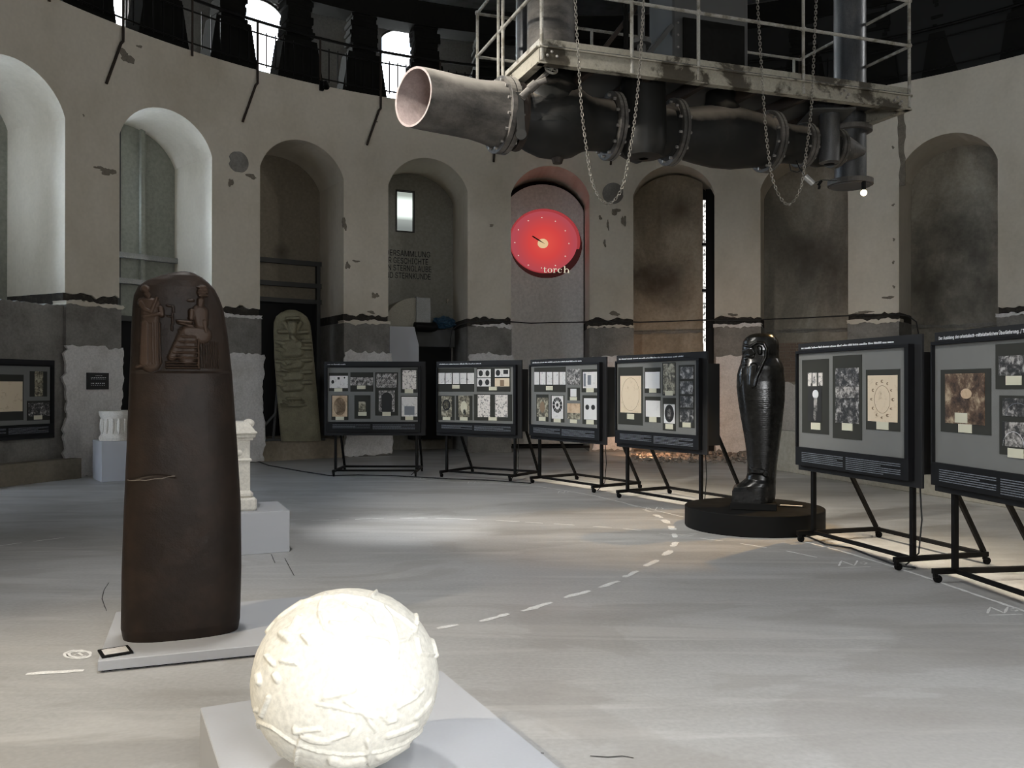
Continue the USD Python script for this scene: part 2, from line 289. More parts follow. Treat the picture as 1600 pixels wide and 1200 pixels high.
SH_TAN = photo('sheet_tan', (.40, .27, .16), (.56, .41, .27), (.62, .48, .33), 6, sharp=0.15)
PIPE = worn('cast_iron_pipe', [(0, (.005, .005, .0045)), (0.5, (.010, .010, .009)), (0.75, (.022, .020, .017)), (1, (.06, .05, .04))], 2.5, (0.42, 0.6), 0.12, 50, dust=(.30, .255, .205), spec=.22)
PIPE_GREY = worn('grey_dusty_pipe', [(0, (.018, .017, .016)), (0.42, (.04, .037, .033)), (0.58, (.10, .09, .08)), (1, (.18, .165, .145))], 2.4, (0.5, 0.7), 0.15, 50, dust=(.27, .25, .22), stretch=(1, 1, 2))
PIPE_IN = worn('rusty_pipe_inside', [(0, (.10, .075, .07)), (0.5, (.25, .20, .19)), (1, (.42, .36, .34))], 4, (0.7, 0.85), 0.2, 40)
STEEL_PIPE = worn('steel_standpipe', [(0, (.03, .032, .034)), (0.5, (.075, .077, .08)), (1, (.20, .19, .18))], 3, (0.3, 0.5), 0.06, 60, metal=0.6, stretch=(2, 2, .5))
RAILP = worn('flaking_rail_paint', [(0, (.06, .05, .035)), (0.40, (.16, .145, .115)), (0.5, (.29, .278, .245)), (1, (.37, .36, .325))], 7, (0.6, 0.8), 0.2, 60)
BEAMP = worn('flaking_beam_paint', [(0, (.025, .02, .013)), (0.40, (.045, .037, .024)), (0.46, (.25, .23, .185)), (1, (.34, .32, .265))], 2.0, (0.7, 0.85), 0.25, 40, distort=0.4)
BOLTM = worn('bolt_metal', [(0, (.12, .11, .10)), (1, (.42, .40, .37))], 20, (0.35, 0.5), 0.05, 60, metal=0.5)
CHAINM = worn('dull_chain_metal', [(0, (.10, .085, .065)), (1, (.34, .32, .28))], 15, (0.4, 0.6), 0.05, 60, metal=0.5)
RUST = worn('rusted_iron', [(0, (.012, .009, .007)), (0.6, (.03, .02, .014)), (1, (.09, .05, .03))], 6, (0.7, 0.9), 0.2, 60)
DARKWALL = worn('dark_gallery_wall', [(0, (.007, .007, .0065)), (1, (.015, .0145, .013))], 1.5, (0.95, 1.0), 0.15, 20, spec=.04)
GALGREY = worn('gallery_panel_grey', [(0, (.12, .115, .11)), (1, (.18, .175, .165))], 1.2, (0.8, 0.95), 0.1, 20)
TANK = worn('tank_steel', [(0, (.09, .095, .10)), (1, (.17, .18, .19))], 1.2, (0.25, 0.4), 0.06, 15, metal=0.25)
CURTAIN = flat('black_curtain', (.008, .008, .007), 0.9)
CABLE = flat('black_cable', (.008, .008, .008), 0.6)
BRICKM = worn('brick_red_brown', [(0, (.10, .07, .055)), (0.5, (.19, .14, .11)), (1, (.26, .20, .17))], 5, (0.85, 0.95), 0.3, 40)
RUBBLE = worn('rubble', [(0, (.12, .10, .085)), (1, (.36, .31, .27))], 8, (0.85, 0.95), 0.3, 50)
BLUE = worn('blue_plastic_sheet', [(0, (.01, .035, .07)), (1, (.03, .09, .15))], 8, (0.35, 0.5), 0.4, 30)
DUCTM = worn('beige_duct', [(0, (.27, .25, .20)), (1, (.34, .315, .26))], 2, (0.6, 0.75), 0.05, 40)
STEELG = worn('galvanised_steel', [(0, (.20, .20, .19)), (1, (.34, .34, .33))], 4, (0.4, 0.55), 0.05, 40, metal=0.5)
DARKGREY = flat('dark_grey_paint', (.05, .05, .047), 0.7)
VOID = flat('unlit_black', (.006, .006, .006), 0.95)
def glow(name, c, s): return mat(name, {'e': ('emission', dict(color=c, strength=s / 2 ** EXPO))}, [], 'e.emission')
PANE = mat('window_pane', {'f': ('fresnel', dict(IOR=1.45)), 't': ('transparent_bsdf', dict(color=(.92, .95, .96))), 'g': ('glossy_bsdf', dict(roughness=0.05)), 'x': ('mix_closure', {})},
           [('f.fac', 'x.fac'), ('t.BSDF', 'x.closure1'), ('g.BSDF', 'x.closure2')], 'x.closure')
FROST = mat('frosted_daylight_pane', {'g': ('geometry', {}), 's': ('separate_xyz', {}), 'm': ('map_range', dict(from_min=5.84, from_max=6.88, clamp=True)), 'r': ('rgb_ramp', dict(ramp=[(0, (.22, .24, .23)), (.2, (.35, .38, .36)), (.33, (1.2, 1.35, 1.25)), (.68, (1.2, 1.35, 1.25)), (.82, (.42, .47, .42)), (1, (.30, .33, .30))])), 'e': ('emission', dict(strength=1 / 2 ** EXPO))}, [('g.position', 's.vector'), ('s.z', 'm.value'), ('m.result', 'r.fac'), ('r.color', 'e.color')], 'e.emission')
BULB = glow('bulb_glow', (1.0, 0.74, 0.45), 14.0)
SLIT = mat('daylight_slit', {'g': ('geometry', {}), 'n': ('noise_texture', dict(scale=14.0, detail=6.0)), 'r': ('rgb_ramp', dict(ramp=[(0, (.05, .05, .05)), (.40, (.25, .25, .24)), (.52, (1.3, 1.28, 1.22)), (1, (1.5, 1.45, 1.4))])), 'e': ('emission', dict(strength=1 / 2 ** EXPO))}, [('g.position', 'n.vector'), ('n.fac', 'r.fac'), ('r.color', 'e.color')], 'e.emission')
# ------------------------------------------------------------------ the hall: floor, drum wall, niches
fl = thing('floor', kind='structure')
part(fl, 'slab', lathe([(-0.15, 0.0), (-0.15, R + 2.2), (0.0, R + 2.2), (0.0, 0.0)], (CX, CY, 0), (0, 0, 1), 96), FLOORM)

def arch(hw, spring, rise, z0, n=24):
    r = (hw * hw + rise * rise) / (2 * rise); zc = spring + rise - r; a = math.asin(min(1, hw / r))
    if rise > hw: a = PI - a
    pts = [(-hw, z0)] + [(r * math.sin(u), zc + r * math.cos(u)) for u in np.linspace(-a, a, n)] + [(hw, z0)]
    return Polygon(pts)
HB, HN = R * DP / 2, R * (DP - PW) / 2            # half a bay, half a niche opening
SPRING, RISE, ZL, ZB = 6.52, 0.75, 3.36, 3.16     # arch springing and rise, ledge, top of the pier bases
wall = thing('wall_back', kind='structure')
for k in range(-1, 10):
    hn = HN
    op = arch(hn, SPRING, RISE, 2.0)
    left = ragged(-HB, -hn, ZL, 4.2, 0.032, 100 + k, sides=(1, 0, 0, 0)); right = ragged(hn, HB, ZL, 4.2, 0.032, 200 + k, sides=(1, 0, 0, 0))
    shape = unary_union([sbox(-HB, 4.2 - 1e-3, HB, ZT).difference(op), left, right]).buffer(1e-4)
    part(wall, 'bay', warp(shape, R, R + 1.78, niche_t(k)), PLASTER)
for i in range(-1, 10):
    hw = R * PW / 2
    part(wall, 'pier_base', warp(sbox(-hw - 0.01, 0, hw + 0.01, ZB), R - 0.05, R + 1.8, pier_t(i)), BAND)
    part(wall, 'broken_joint', warp(ragged(-hw, hw, ZB - 0.03, ZL + 0.06, 0.03, 300 + i, sides=(0, 0, 1, 0)), R + 0.05, R + 1.75, pier_t(i)), GAPM)
    part(wall, 'ledge_chips', warp(ragged(-hw - 0.03, hw + 0.03, ZB - 0.02, ZB + 0.055, 0.018, 320 + i, 0.05), R - 0.075, R + 0.3, pier_t(i)), WHITEP if i % 2 else PLASTER)
# ragged white plaster left on the pier bases
for i, (a, b, z0, z1) in {0: (-0.60, 0.58, 0.02, 2.40), 1: (-0.6, 0.62, 0.02, 2.36), 2: (-0.56, 0.62, 0.05, 2.45), 3: (-0.52, 0.60, 0.42, 2.46), 4: (-0.5, 0.5, 0.05, 2.42), 5: (-0.52, 0.56, 0.05, 2.40), 6: (-0.5, 0.5, 0.6, 2.2)}.items():
    part(wall, 'plaster_patch', warp(ragged(a, b, z0, z1, 0.028, 400 + i), R - 0.085, R - 0.03, pier_t(i)), WHITEP)
part(wall, 'plaster_patch', warp(ragged(0.05, 0.75, 3.4, 5.1, 0.06, 431), R - 0.012, R + 0.1, pier_t(7)), BAND)
# the rest of the drum, behind the camera
part(wall, 'drum_rest', warp(sbox(-R * DP * 6.0, 0, R * DP * 6.0, ZT), R, R + 0.6, niche_t(4) + PI, 0.8), PLASTER)
# round concrete plugs in the piers
for px, py, rr in ((372, 253, 0.23), (958, 302, 0.27)):
    t, dd = hit(px, R)
    part(wall, 'concrete_plug', warp(affinity.translate(ragged(-rr, rr, -rr, rr, 0.02, int(px)).intersection(Point(0, 0).buffer(rr)), 0, z_at(py, dd)), R - 0.02, R + 0.05, t), BAND)
rg = random.Random(5)
CHIP = worn('chipped_plaster', [(0, (.10, .085, .065)), (1, (.24, .21, .17))], 9, (0.9, 1), 0.3, 40)
def blot(w, h, seed):
    g = np.random.default_rng(seed); a = np.linspace(0, 2 * PI, 23)[:-1]; r = 1 + .28 * np.sin(a * 2 + g.random() * 6) + .2 * np.sin(a * 3 + g.random() * 6) + g.normal(0, .12, 22)
    return Polygon(np.stack([w * r * np.cos(a), h * r * np.sin(a)], 1)).buffer(0)
for px, py, w, h in ((196, 88, .14, .12), (392, 275, .10, .05), (360, 285, .05, .10), (538, 350, .05, .14), (543, 415, .05, .10), (586, 462, .07, .08), (556, 408, .08, .03), (768, 352, .06, .03), (962, 330, .13, .07), (975, 345, .05, .15), (950, 352, .03, .12), (938, 340, .04, .05), (945, 380, .04, .08), (588, 190, .03, .02), (700, 470, .05, .04), (1396, 230, .03, .03), (1396, 320, .03, .03), (1397, 374, .03, .03), (1396, 410, .03, .03), (1397, 448, .03, .03), (155, 262, .10, .03), (168, 268, .14, .08), (217, 72, .05, .03), (130, 180, .02, .02), (1388, 465, .10, .04), (1350, 488, .22, .03), (960, 490, .14, .05), (1145, 492, .10, .04), (580, 488, .10, .03)):
    t, dd = hit(px, R); g_ = blot(w, h, px * 7 + py)
    part(wall, 'chipped_spot', warp(affinity.translate(g_, 0, z_at(py, dd)), R - 0.004, R + 0.03, t, .2), CHIP)
t_, d_ = hit(1407, R)
part(wall, 'damp_streak', warp(ragged(-0.07, 0.06, z_at(290, d_), z_at(165, d_), 0.018, 77, .12), R - 0.004, R + 0.02, t_ + 0.004), CHIP)

# what fills the niches
def back(k, r, z0, z1, m, t0=-0.1, t1=0.1, name='niche_back'):
    return part(wall, name, warp(sbox(t0 * R, z0, t1 * R, z1), r, r + 0.12, niche_t(k)), m)
NB = R + 1.66
back(-1, NB, 0, 8.0, BACKS[0]); back(8, NB, 0, 8.0, BACKS[4]); back(9, NB, 0, 8.0, BACKS[4])
for k, m in ((0, BACKS[0]), (1, BACKS[0])):        # the left part of these back walls is a tall window
    back(k, NB, 0, 8.0, m, -0.006, 0.1); back(k, NB, 0, 3.4, m, -0.1, -0.006); back(k, NB, 7.2, 8.0, m, -0.1, -0.006); back(k, NB, 3.4, 7.2, m, -0.1, -0.084)
for n, k in enumerate((0, 1)):
    w = thing('window_%d' % (n + 1), kind='structure')
    tc = niche_t(k) - 0.045
    part(w, 'window_frame', [warp(sbox(-.45, 3.4, .45, 7.2).difference(unary_union([sbox(-.38, 3.48 + 1.25 * j, .38, 4.62 + 1.25 * j) for j in range(3)])), NB - .02, NB + .08, tc)], DARKGREY)
    part(w, 'pane', warp(sbox(-.4, 3.45, .4, 7.15), NB + .02, NB + .03, tc), PANE)
# niche 0: low rough infill wall with a step in front
part(wall, 'infill_wall', warp(ragged(-HN - .02, HN + .02, 0, 3.12, .02, 501, sides=(0, 0, 1, 0)), R + .02, R + .5, niche_t(0)), BAND)
part(wall, 'step', warp(sbox(-HN - .3, 0, HN + .12, 0.36), R - .30, R + .3, niche_t(0)), BACKS[1])
# niche 1 and 2: glazing bars, dark openings
for k, bars in ((1, (3.1, 3.9, 4.45)), (2, (3.75, 4.15, 4.7))):
    for z in bars: part(wall, 'glazing_bar', warp(sbox(-HN - .1, z - .05, HN + .12, z + .06), NB - .16, NB - .02, niche_t(k)), STEELG if z > 3.2 and k == 1 else DARKGREY)
    part(wall, 'dark_opening', warp(sbox(-HN - .1, 0.45, HN + .12, bars[0] - .05), NB - .06, NB - .02, niche_t(k)), VOID)
part(wall, 'glazing_bar', warp(sbox(-.05, 3.4, .03, 7.3), NB - .10, NB - .01, niche_t(1) + .03), BACKS[0])
for s in (-1, 1): part(wall, 'glazing_bar', warp(sbox(s * HN * .93 - .04, .45, s * HN * .93 + .04, 4.75), NB - .16, NB - .04, niche_t(2)), DARKGREY)
back(2, NB, 0, 8.0, BACKS[1])
part(wall, 'threshold', warp(ragged(-HN - .02, HN + .02, 0, 0.45, .012, 502, sides=(0, 0, 1, 0)), R - .02, R + 1.6, niche_t(2)), BACKS[4])
# niche 3: little window, lettering, ducts
t0, d0 = hit(632, NB)
back(3, NB, 0, z_at(361, d0), BACKS[2]); back(3, NB, z_at(299, d0), 8.0, BACKS[2])
tl, tr = hit(620, NB)[0] - niche_t(3), hit(645.5, NB)[0] - niche_t(3)
back(3, NB, z_at(361, d0), z_at(299, d0), BACKS[2], -0.1, tl); back(3, NB, z_at(361, d0), z_at(299, d0), BACKS[2], tr, 0.1)
w3 = thing('window_3', kind='structure')
part(w3, 'window_frame', warp(sbox(R * tl - .03, z_at(361, d0) - .03, R * tr + .03, z_at(299, d0) + .03).difference(sbox(R * tl, z_at(361, d0), R * tr, z_at(299, d0))), NB - .03, NB + .1, niche_t(3)), DARKGREY)
part(w3, 'pane', warp(sbox(R * tl, z_at(361, d0), R * tr, z_at(299, d0)), NB + .09, NB + .10, niche_t(3)), FROST)
tw, dw = hit(674, NB - .01); scale_x = None
for j, line in enumerate(('BILDERSAMMLUNG', 'ZUR GESCHICHTE', 'VON STERNGLAUBE', 'UND STERNKUNDE')):
    v, f = VF(meshkit.text_mesh(line, 0.150, 0.006, bold=False))
    if scale_x is None:
        q, _ = VF(meshkit.text_mesh('STERNGLAUBE', 0.150, 0.006)); scale_x = 0.90 / np.ptp(q[:, 0]); full, _ = VF(meshkit.text_mesh('VON STERNGLAUBE', 0.150, 0.006))
        x_end = full[:, 0].max() * scale_x
    zb = z_at((402.5, 414, 425.3, 437)[j], dw)
    off = (0.0, -0.02, 0.0, 0.0)[j]
    x = v[:, 0] * scale_x * (1.075 if j == 0 else 1.0) - x_end + off
    if j == 0: x = x - x.max() - 0.03
    if j == 1: x = x - x.max() - 0.08
    if j == 3: x = x - x.max() - 0.02
    t = tw + x / R; r = NB - .002 - v[:, 2]
    part(wall, 'wall_lettering', (np.stack([CX + r * np.sin(t), CY + r * np.cos(t), zb + v[:, 1]], 1), f), INK)
# niche 4: smooth board with an arched top
part(wall, 'niche_board', warp(arch(HN - .03, SPRING - .12, RISE - .06, 0.12).buffer(0), R + 1.25, R + 1.33, niche_t(4)), BACKS[3])
back(4, NB, 0, 8.0, VOID)
part(wall, 'skirting_bar', warp(sbox(-HN, .10, HN, .16), R - .06, R - .03, niche_t(4)), STEEL_BLACK)
# niche 5: old boarded door leaf with a gap of daylight at its right edge
tgl, tgr = (hit(1098.3, R + .8)[0] - niche_t(5)) * R, (hit(1103.2, R + .8)[0] - niche_t(5)) * R
part(wall, 'boarding', warp(arch(HN + .05, SPRING - .05, RISE - .02, 0.0).intersection(sbox(-3, 0, tgl, 9)), R + .8, R + .9, niche_t(5)), BACKS[4])
part(wall, 'dark_post', warp(sbox(tgr, 0, HN + .1, 6.75), R + .62, R + .95, niche_t(5)), STEEL_BLACK)
for z in (4.15, 5.35): part(wall, 'hinge', warp(sbox(tgl - .02, z - .03, HN + .02, z + .03), R + .7, R + .98, niche_t(5)), STEEL_BLACK)
w4 = thing('window_4', kind='structure')  # no window: a glowing sheet added behind the gap in place of daylight
part(w4, 'pane', warp(ragged(tgl - .02, tgr + .02, 2.55, 6.55, .012, 71, .05), R + .95, R + .96, niche_t(5)), SLIT)
back(5, NB, 0, 8.0, VOID); part(wall, 'boarding', warp(sbox(tgl - .01, 0, tgr + .02, 2.5), R + .8, R + .9, niche_t(5)), STEEL_BLACK)
# niches 6 and 7, a moulding across each, bare brick low in niche 6
back(6, R + 1.2, 0, 8.0, BACKS[5]); back(7, R + 1.3, 0, 8.0, BACKS[5])
for k, r in ((5, R + .8), (6, R + 1.2), (7, R + 1.3)):
    part(wall, 'moulding', warp(ragged(-HN - .05, (HN if k > 5 else tgl), ZB - .12, ZB - .04, .012, 520 + k), r - .035, r + .02, niche_t(k)), BAND)
for k, r, z in ((6, R + 1.2, .0), (5, R + .8, 0)):
    part(wall, 'whitewash', warp(ragged(-HN - .05, (HN if k > 5 else tgl), z, 1.75 if k == 6 else 3.0, .03, 530 + k), r - .014, r + .02, niche_t(k)), WHITEP if k == 6 else BACKS[4])
tb, db = hit(1236, R + 1.2); rgb_ = random.Random(9)
for row in range(13):
    for c in range(5):
        x = (c - 2.5) * .255 + (row % 2) * .127; z = 1.78 + row * .078
        part(wall, 'brick', warp(sbox(x, z, x + .24, z + .064), R + 1.2 - .02 - rgb_.random() * .02, R + 1.22, tb, 5), BRICKM)
# low grey partition behind the right-hand panels
A, B = np.array([5.15, 17.2, 0]), np.array([6.95, 11.0, 0])
pm = frame(A, B - A)
part(wall, 'partition', tf(pm, bx(0, np.linalg.norm(B - A), 0, .18, 0, .80, .01)), BACKS[2])

# ------------------------------------------------------------------ gallery above the drum wall
gal = thing('wall_gallery', kind='structure')
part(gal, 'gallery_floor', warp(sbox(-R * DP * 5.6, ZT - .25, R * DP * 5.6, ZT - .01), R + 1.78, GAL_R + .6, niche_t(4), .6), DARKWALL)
for k in range(-2, 11):
    shape = sbox(-HB, ZT - .2, HB, 12.4)
    if k < 4 or k > 8: shape = shape.difference(arch(.48, 11.2, .28, 8.66, 12))
    part(gal, 'outer_wall', warp(shape, GAL_R, GAL_R + .25, niche_t(k), .5)if k != 99 else None, GALGREY)
part(gal, 'outer_wall', warp(sbox(-R * DP * 5, ZT - .2, R * DP * 5, 12.4), GAL_R, GAL_R + .25, niche_t(4) + PI, .8), GALGREY)
n = 5
for k in (-2, -1, 0, 1, 2, 3):
    w = thing('window_%d' % n, kind='structure'); n += 1
    part(w, 'pane', warp(arch(.47, 11.2, .28, 8.66, 12), GAL_R + .12, GAL_R + .13, niche_t(k)), PANE)
    part(w, 'window_frame', warp(arch(.48, 11.2, .28, 8.66, 12).difference(arch(.45, 11.17, .25, 8.7, 12)), GAL_R + .08, GAL_R + .17, niche_t(k)), DARKGREY)
rg = random.Random(11)
for j in range(-5, 24):                                   # broken masonry columns, two to a bay
    t = pier_t(0) + j * DP / 2 - DP
    if t > 1.35: break
    ms = []
    c = pol(t, R + .36)
    fm = frame(c, (math.cos(t), -math.sin(t)))
    base = np.array([(-.56, -.28, ZT - .02), (.56, -.28, ZT - .02), (.56, .28, ZT - .02), (-.56, .28, ZT - .02), (-.40, -.26, ZT + 1.0), (.40, -.26, ZT + 1.0), (.40, .26, ZT + 1.0), (-.40, .26, ZT + 1.0)])
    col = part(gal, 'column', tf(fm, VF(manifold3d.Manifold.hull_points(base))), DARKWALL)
    z = ZT + 1.0
    while z < 10.62:
        h = rg.uniform(.07, .13); w1, w2 = rg.uniform(.27, .36), rg.uniform(.27, .36)
        ms.append(tf(fm, bx(-w1, w2, -.24 + rg.uniform(-.03, .03), .24, z, z + h + .01, .012))); z += h
    part(col, 'broken_shaft', ms, DARKWALL)
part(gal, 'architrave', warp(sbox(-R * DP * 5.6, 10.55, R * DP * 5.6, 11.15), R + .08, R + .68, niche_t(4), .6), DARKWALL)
ceil = thing('ceiling', kind='structure')
part(ceil, 'tank_bottom', lathe([(11.9, 0.0), (11.75, 3.0), (11.55, 6.0), (11.25, 9.0), (11.15, 9.9), (11.05, 9.95), (11.05, 10.05), (11.3, 10.1), (11.7, 10.6), (12.3, 14.4), (12.5, 14.4), (12.5, 0)], (CX, CY, 0), (0, 0, 1), 96), TANK, 30)
for r, z in ((9.0, 11.22), (10.9, 11.62)): part(ceil, 'ring_pipe', tube([pol(a, r, z - .06) for a in np.linspace(0, 2 * PI, 97)[:-1]], .035, 8, True), TANK)
for q in range(12):
    a = q * PI / 6; part(ceil, 'roof_beam', bar(pol(a, 2.2, 11.72), pol(a, 9.6, 11.06), .16, .22), DARKWALL)
# black curtain shutting off the right-hand gallery
cu = [(R + .12 + .04 * math.sin(s * 34)) for s in np.linspace(0, 1, 240)]
ts = np.linspace(.13, 1.35, 240)
vv = np.array([[pol(t, r, z) for z in (ZT - .05, 11.0)] for t, r in zip(ts, cu)]).reshape(-1, 3); v2 = np.array([[pol(t, r + .015, z) for z in (ZT - .05, 11.0)] for t, r in zip(ts, cu)]).reshape(-1, 3)
ff = []
for q in range(239):
    a, b, c, d = 2 * q, 2 * q + 1, 2 * q + 3, 2 * q + 2
    ff += [[a, b, c], [a, c, d], [480 + a, 480 + c, 480 + b], [480 + a, 480 + d, 480 + c]]
solo('curtain', (np.vstack([vv, v2]), np.array(ff)), CURTAIN, 'black curtain closing off the gallery at the upper right', 'curtain')
# gallery railing
rail = thing('gallery_railing', 'thin black iron railing along the top edge of the round wall', 'railing')
RR = R - .035
ta, tz = hit(15, R)[0] - .08, 1.2
def ring(z, r, t0=ta, t1=tz, n=90): return [pol(t, RR, z) for t in np.linspace(t0, t1, n)]
part(rail, 'handrail', tube(ring(ZT + 1.06, 0), .034, 6), STEEL_BLACK)
for z in (ZT + .80, ZT + .14): part(rail, 'rail', tube(ring(z, 0), .018, 6), STEEL_BLACK)
tp = hit(190, R)[0]; step = (hit(594, R)[0] - tp) / 4
posts = [tp + step * j for j in range(-1, 12)]
for j, t in enumerate(posts):
    if t > tz: break
    if j % 2:
        s = -1 if t < .12 else 1
        lo = .95 * (1 if abs(t - .12) > .35 else .35)
        pts = [pol(t, RR, ZT + 1.06), pol(t, RR, ZT - .22), pol(t, RR, ZT - .30), pol(t + s * .004, RR + .0, ZT - .36), pol(t + s * lo * .36 / R, RR + .01, ZT - 1.22 - (0 if lo > .5 else .1))]
        part(rail, 'strut_post', tube(pts, .028, 8), RUST)
    else:
        part(rail, 'post', tube([pol(t, RR, ZT + 1.06), pol(t, RR, ZT - .12)], .026, 8), RUST)
    for q in range(1, 7):
        u = t + step * q / 7
        if u < tz: part(rail, 'baluster', tube([pol(u, RR, ZT + .86), pol(u, RR, ZT + .08)], .0135, 5), STEEL_BLACK)
t, dd = hit(503, R - .08)
sp = thing('spotlight', 'small black clamp spotlight on the gallery railing, above the niche with the carved slab', 'spotlight', pol(t, R - .08, ZT - .1))
part(sp, 'clamp', tf(frame(pol(t, R - .05, ZT - .02), (math.cos(t), -math.sin(t))), bx(-.05, .05, -.04, .04, -.12, .10, .01)), STEEL_BLACK)
part(sp, 'lamp_head', lathe([(0, .03), (0, .055), (.16, .075), (.16, .06), (.06, .04)], pol(t + .006, R - .12, ZT + .04), (.2, -.5, -.9), 16), STEEL_BLACK)
# ------------------------------------------------------------------ walkway platform and water pipes under the tank
PA, PB, PD = np.array([.266, 8.50, 0]), np.array([4.63, 9.95, 0]), np.array([-.42, 10.28, 0]); PC = PB + PD - PA
ZD0, ZD1 = H + 3.225, H + 3.40                        # underside of the edge beams, deck level
ux = (PB - PA) / np.linalg.norm(PB - PA); uy = (PD - PA) / np.linalg.norm(PD - PA)
plat = thing('walkway_platform', 'suspended steel walkway with peeling cream edge beams and tubular guard rails', 'platform', ((PA + PC) / 2) + [0, 0, ZD0])
def beam(a, b, inward, name):
    L = np.linalg.norm(b - a); m = frame(a, b - a)
    s = 1 if (m[:3, 1] @ inward) > 0 else -1
    part(plat, name, [tf(m, bx(0, L, 0, s * .012, ZD0, ZD1 - .03)), tf(m, bx(0, L, s * -.02, s * .07, ZD0 - .012, ZD0)), tf(m, bx(0, L, s * -.03, s * .07, ZD1 - .03, ZD1 - .015))], BEAMP)
    part(plat, 'kick_plate', tf(m, bx(.03, L - .02, s * .02, s * .032, ZD1, ZD1 + .075)), RAILP if name == 'side_beam' else BEAMP)
    return m, L, s
m1, L1, s1 = beam(PA, PB, uy, 'edge_beam'); m2, L2, s2 = beam(PA, PD, ux, 'side_beam'); beam(PB, PC, -ux, 'side_beam'); beam(PD, PC, -uy, 'edge_beam')
for q, (u, n_) in enumerate(((.09, 3), (3.62, 3), (4.36, 3))):
    for j in range(n_ + (q > 0)):
        x, z = u + (.045, .09, 0, .075)[j] + (0, .01, 0, 0)[j], ZD0 + (.115, .075, .075, .04)[j]
        part(plat, 'rivet', ball(PA + ux * x - uy * .008 + [0, 0, z], .016, 1), BOLTM)
deck = Polygon([(p[0], p[1]) for p in (PA + .03 * ux, PB - .03 * ux, PC - .03 * ux, PD + .03 * ux)])
dm = prism(deck, .02); dm.apply_translation([0, 0, ZD1 - .015]); part(plat, 'deck', dm, DARKGREY)
for q in range(1, 7):
    a = PA + ux * (L1 * q / 7); part(plat, 'joist', bar(a + uy * .05 + [0, 0, ZD0 + .09], a + (PD - PA) - uy * .05 + [0, 0, ZD0 + .09], .07, .13), RUST)
part(plat, 'gusset', bar(PB - ux * .9 + uy * .2 + [0, 0, ZD0 - .02], PC - ux * .2 - uy * .1 + [0, 0, ZD0 - .02], .5, .02), DARKGREY)
RAILH = (.56, 1.08)
posts_a = [PA + ux * .03, PA + ux * 1.02, PA + ux * 1.80, PA + ux * 3.12, PB - ux * .02]
posts_b = [PA + uy * 1.02, PA + uy * 1.16, PD - uy * .02]
posts_c = [PC - ux * .1, PC - ux * 1.6, PC - ux * 3.1]
for p in posts_a + posts_b + posts_c:
    part(plat, 'guard_post', tube([p + [0, 0, ZD0 + (.02 if p is not posts_a[1] else .0)], p + [0, 0, ZD1 + RAILH[1]]], .019, 8), RAILP)
for h_ in RAILH:
    for a, b in ((PA, PB), (PA, PD), (PB, PC), (PD, PC)):
        part(plat, 'guard_rail', tube([a + [0, 0, ZD1 + h_], b + [0, 0, ZD1 + h_]], .019, 8), RAILP)
    for p in (posts_a[2], posts_a[3], posts_a[4], posts_b[0], posts_b[2]): part(plat, 'rail_knuckle', ball(p + [0, 0, ZD1 + h_], .032, 2), RAILP)
# hoist machinery standing on the deck
mach = thing('control_cabinet', 'dark riveted steel box standing on the walkway behind the rail', 'machine', PA + ux * 2.4 + uy * 1.2 + [0, 0, ZD1])
mf = frame(PA + ux * 1.95 + uy * .75, ux)
part(mach, 'cabinet_body', tf(mf, bx(0, 1.0, 0, .6, ZD1 + .01, ZD1 + 1.5, .02)), DARKGREY)
part(mach, 'door_panel', tf(mf, bx(.12, .94, -.02, .0, ZD1 + .06, ZD1 + .85, .005)), DARKWALL)
for q in range(7): part(mach, 'rivet', ball((mf @ [.06, -.005, ZD1 + .08 + q * .14, 1])[:3], .014, 1), BOLTM)
for q in range(7): part(mach, 'rivet', ball((mf @ [.15 + q * .13, -.005, ZD1 + .93, 1])[:3], .014, 1), BOLTM)
part(mach, 'inclined_channel', bar(PA + ux * 1.35 + uy * .8 + [0, 0, ZD1 + .02], PA + ux * 1.95 + uy * .8 + [0, 0, ZD1 + .75], .10, .05), DARKGREY)
part(mach, 'inclined_channel', bar(PA + ux * 1.15 + uy * .9 + [0, 0, ZD1 + .42], PA + ux * 1.75 + uy * .9 + [0, 0, ZD1 + 1.2], .05, .05), RUST)
part(mach, 'stand_pipe', tube([PA + ux * 1.38 + uy * .8 + [0, 0, ZD1 + .01], PA + ux * 1.38 + uy * .8 + [0, 0, ZD1 + 2.8]], .03, 8), DARKWALL)
hw_ = thing('floor_handwheel', 'flat iron handwheel lying level just above the walkway deck near its right end', 'handwheel', PA + ux * 3.42 + uy * .45 + [0, 0, ZD1])
c_ = PA + ux * 3.42 + uy * .45 + [0, 0, ZD1 + .16]
part(hw_, 'rim', tube([c_ + [.19 * math.cos(a), .19 * math.sin(a), 0] for a in np.linspace(0, 2 * PI, 33)[:-1]], .013, 8, True), RUST)
part(hw_, 'spoke', [tube([c_ + [.19 * math.cos(a), .19 * math.sin(a), 0], c_ - [.19 * math.cos(a), .19 * math.sin(a), 0]], .01, 6) for a in (.3, 1.87)], BOLTM)
part(hw_, 'stem', tube([c_ + [0, 0, .02], c_ - [0, 0, .17]], .02, 8), RUST)

ZP = H + 2.875
P1, P0, P2 = np.array([-.10, 9.08, ZP]), np.array([-.985, 8.52, ZP + .01]), np.array([3.94, 10.35, ZP])
dx = (P2 - P1) / np.linalg.norm(P2 - P1); d0 = (P1 - P0) / np.linalg.norm(P1 - P0)
pipe = thing('water_main', 'huge black cast iron water pipe with bolted flanges hanging across the hall', 'pipe', (1.6, 9.6, ZP))
L0 = np.linalg.norm(P1 - P0)
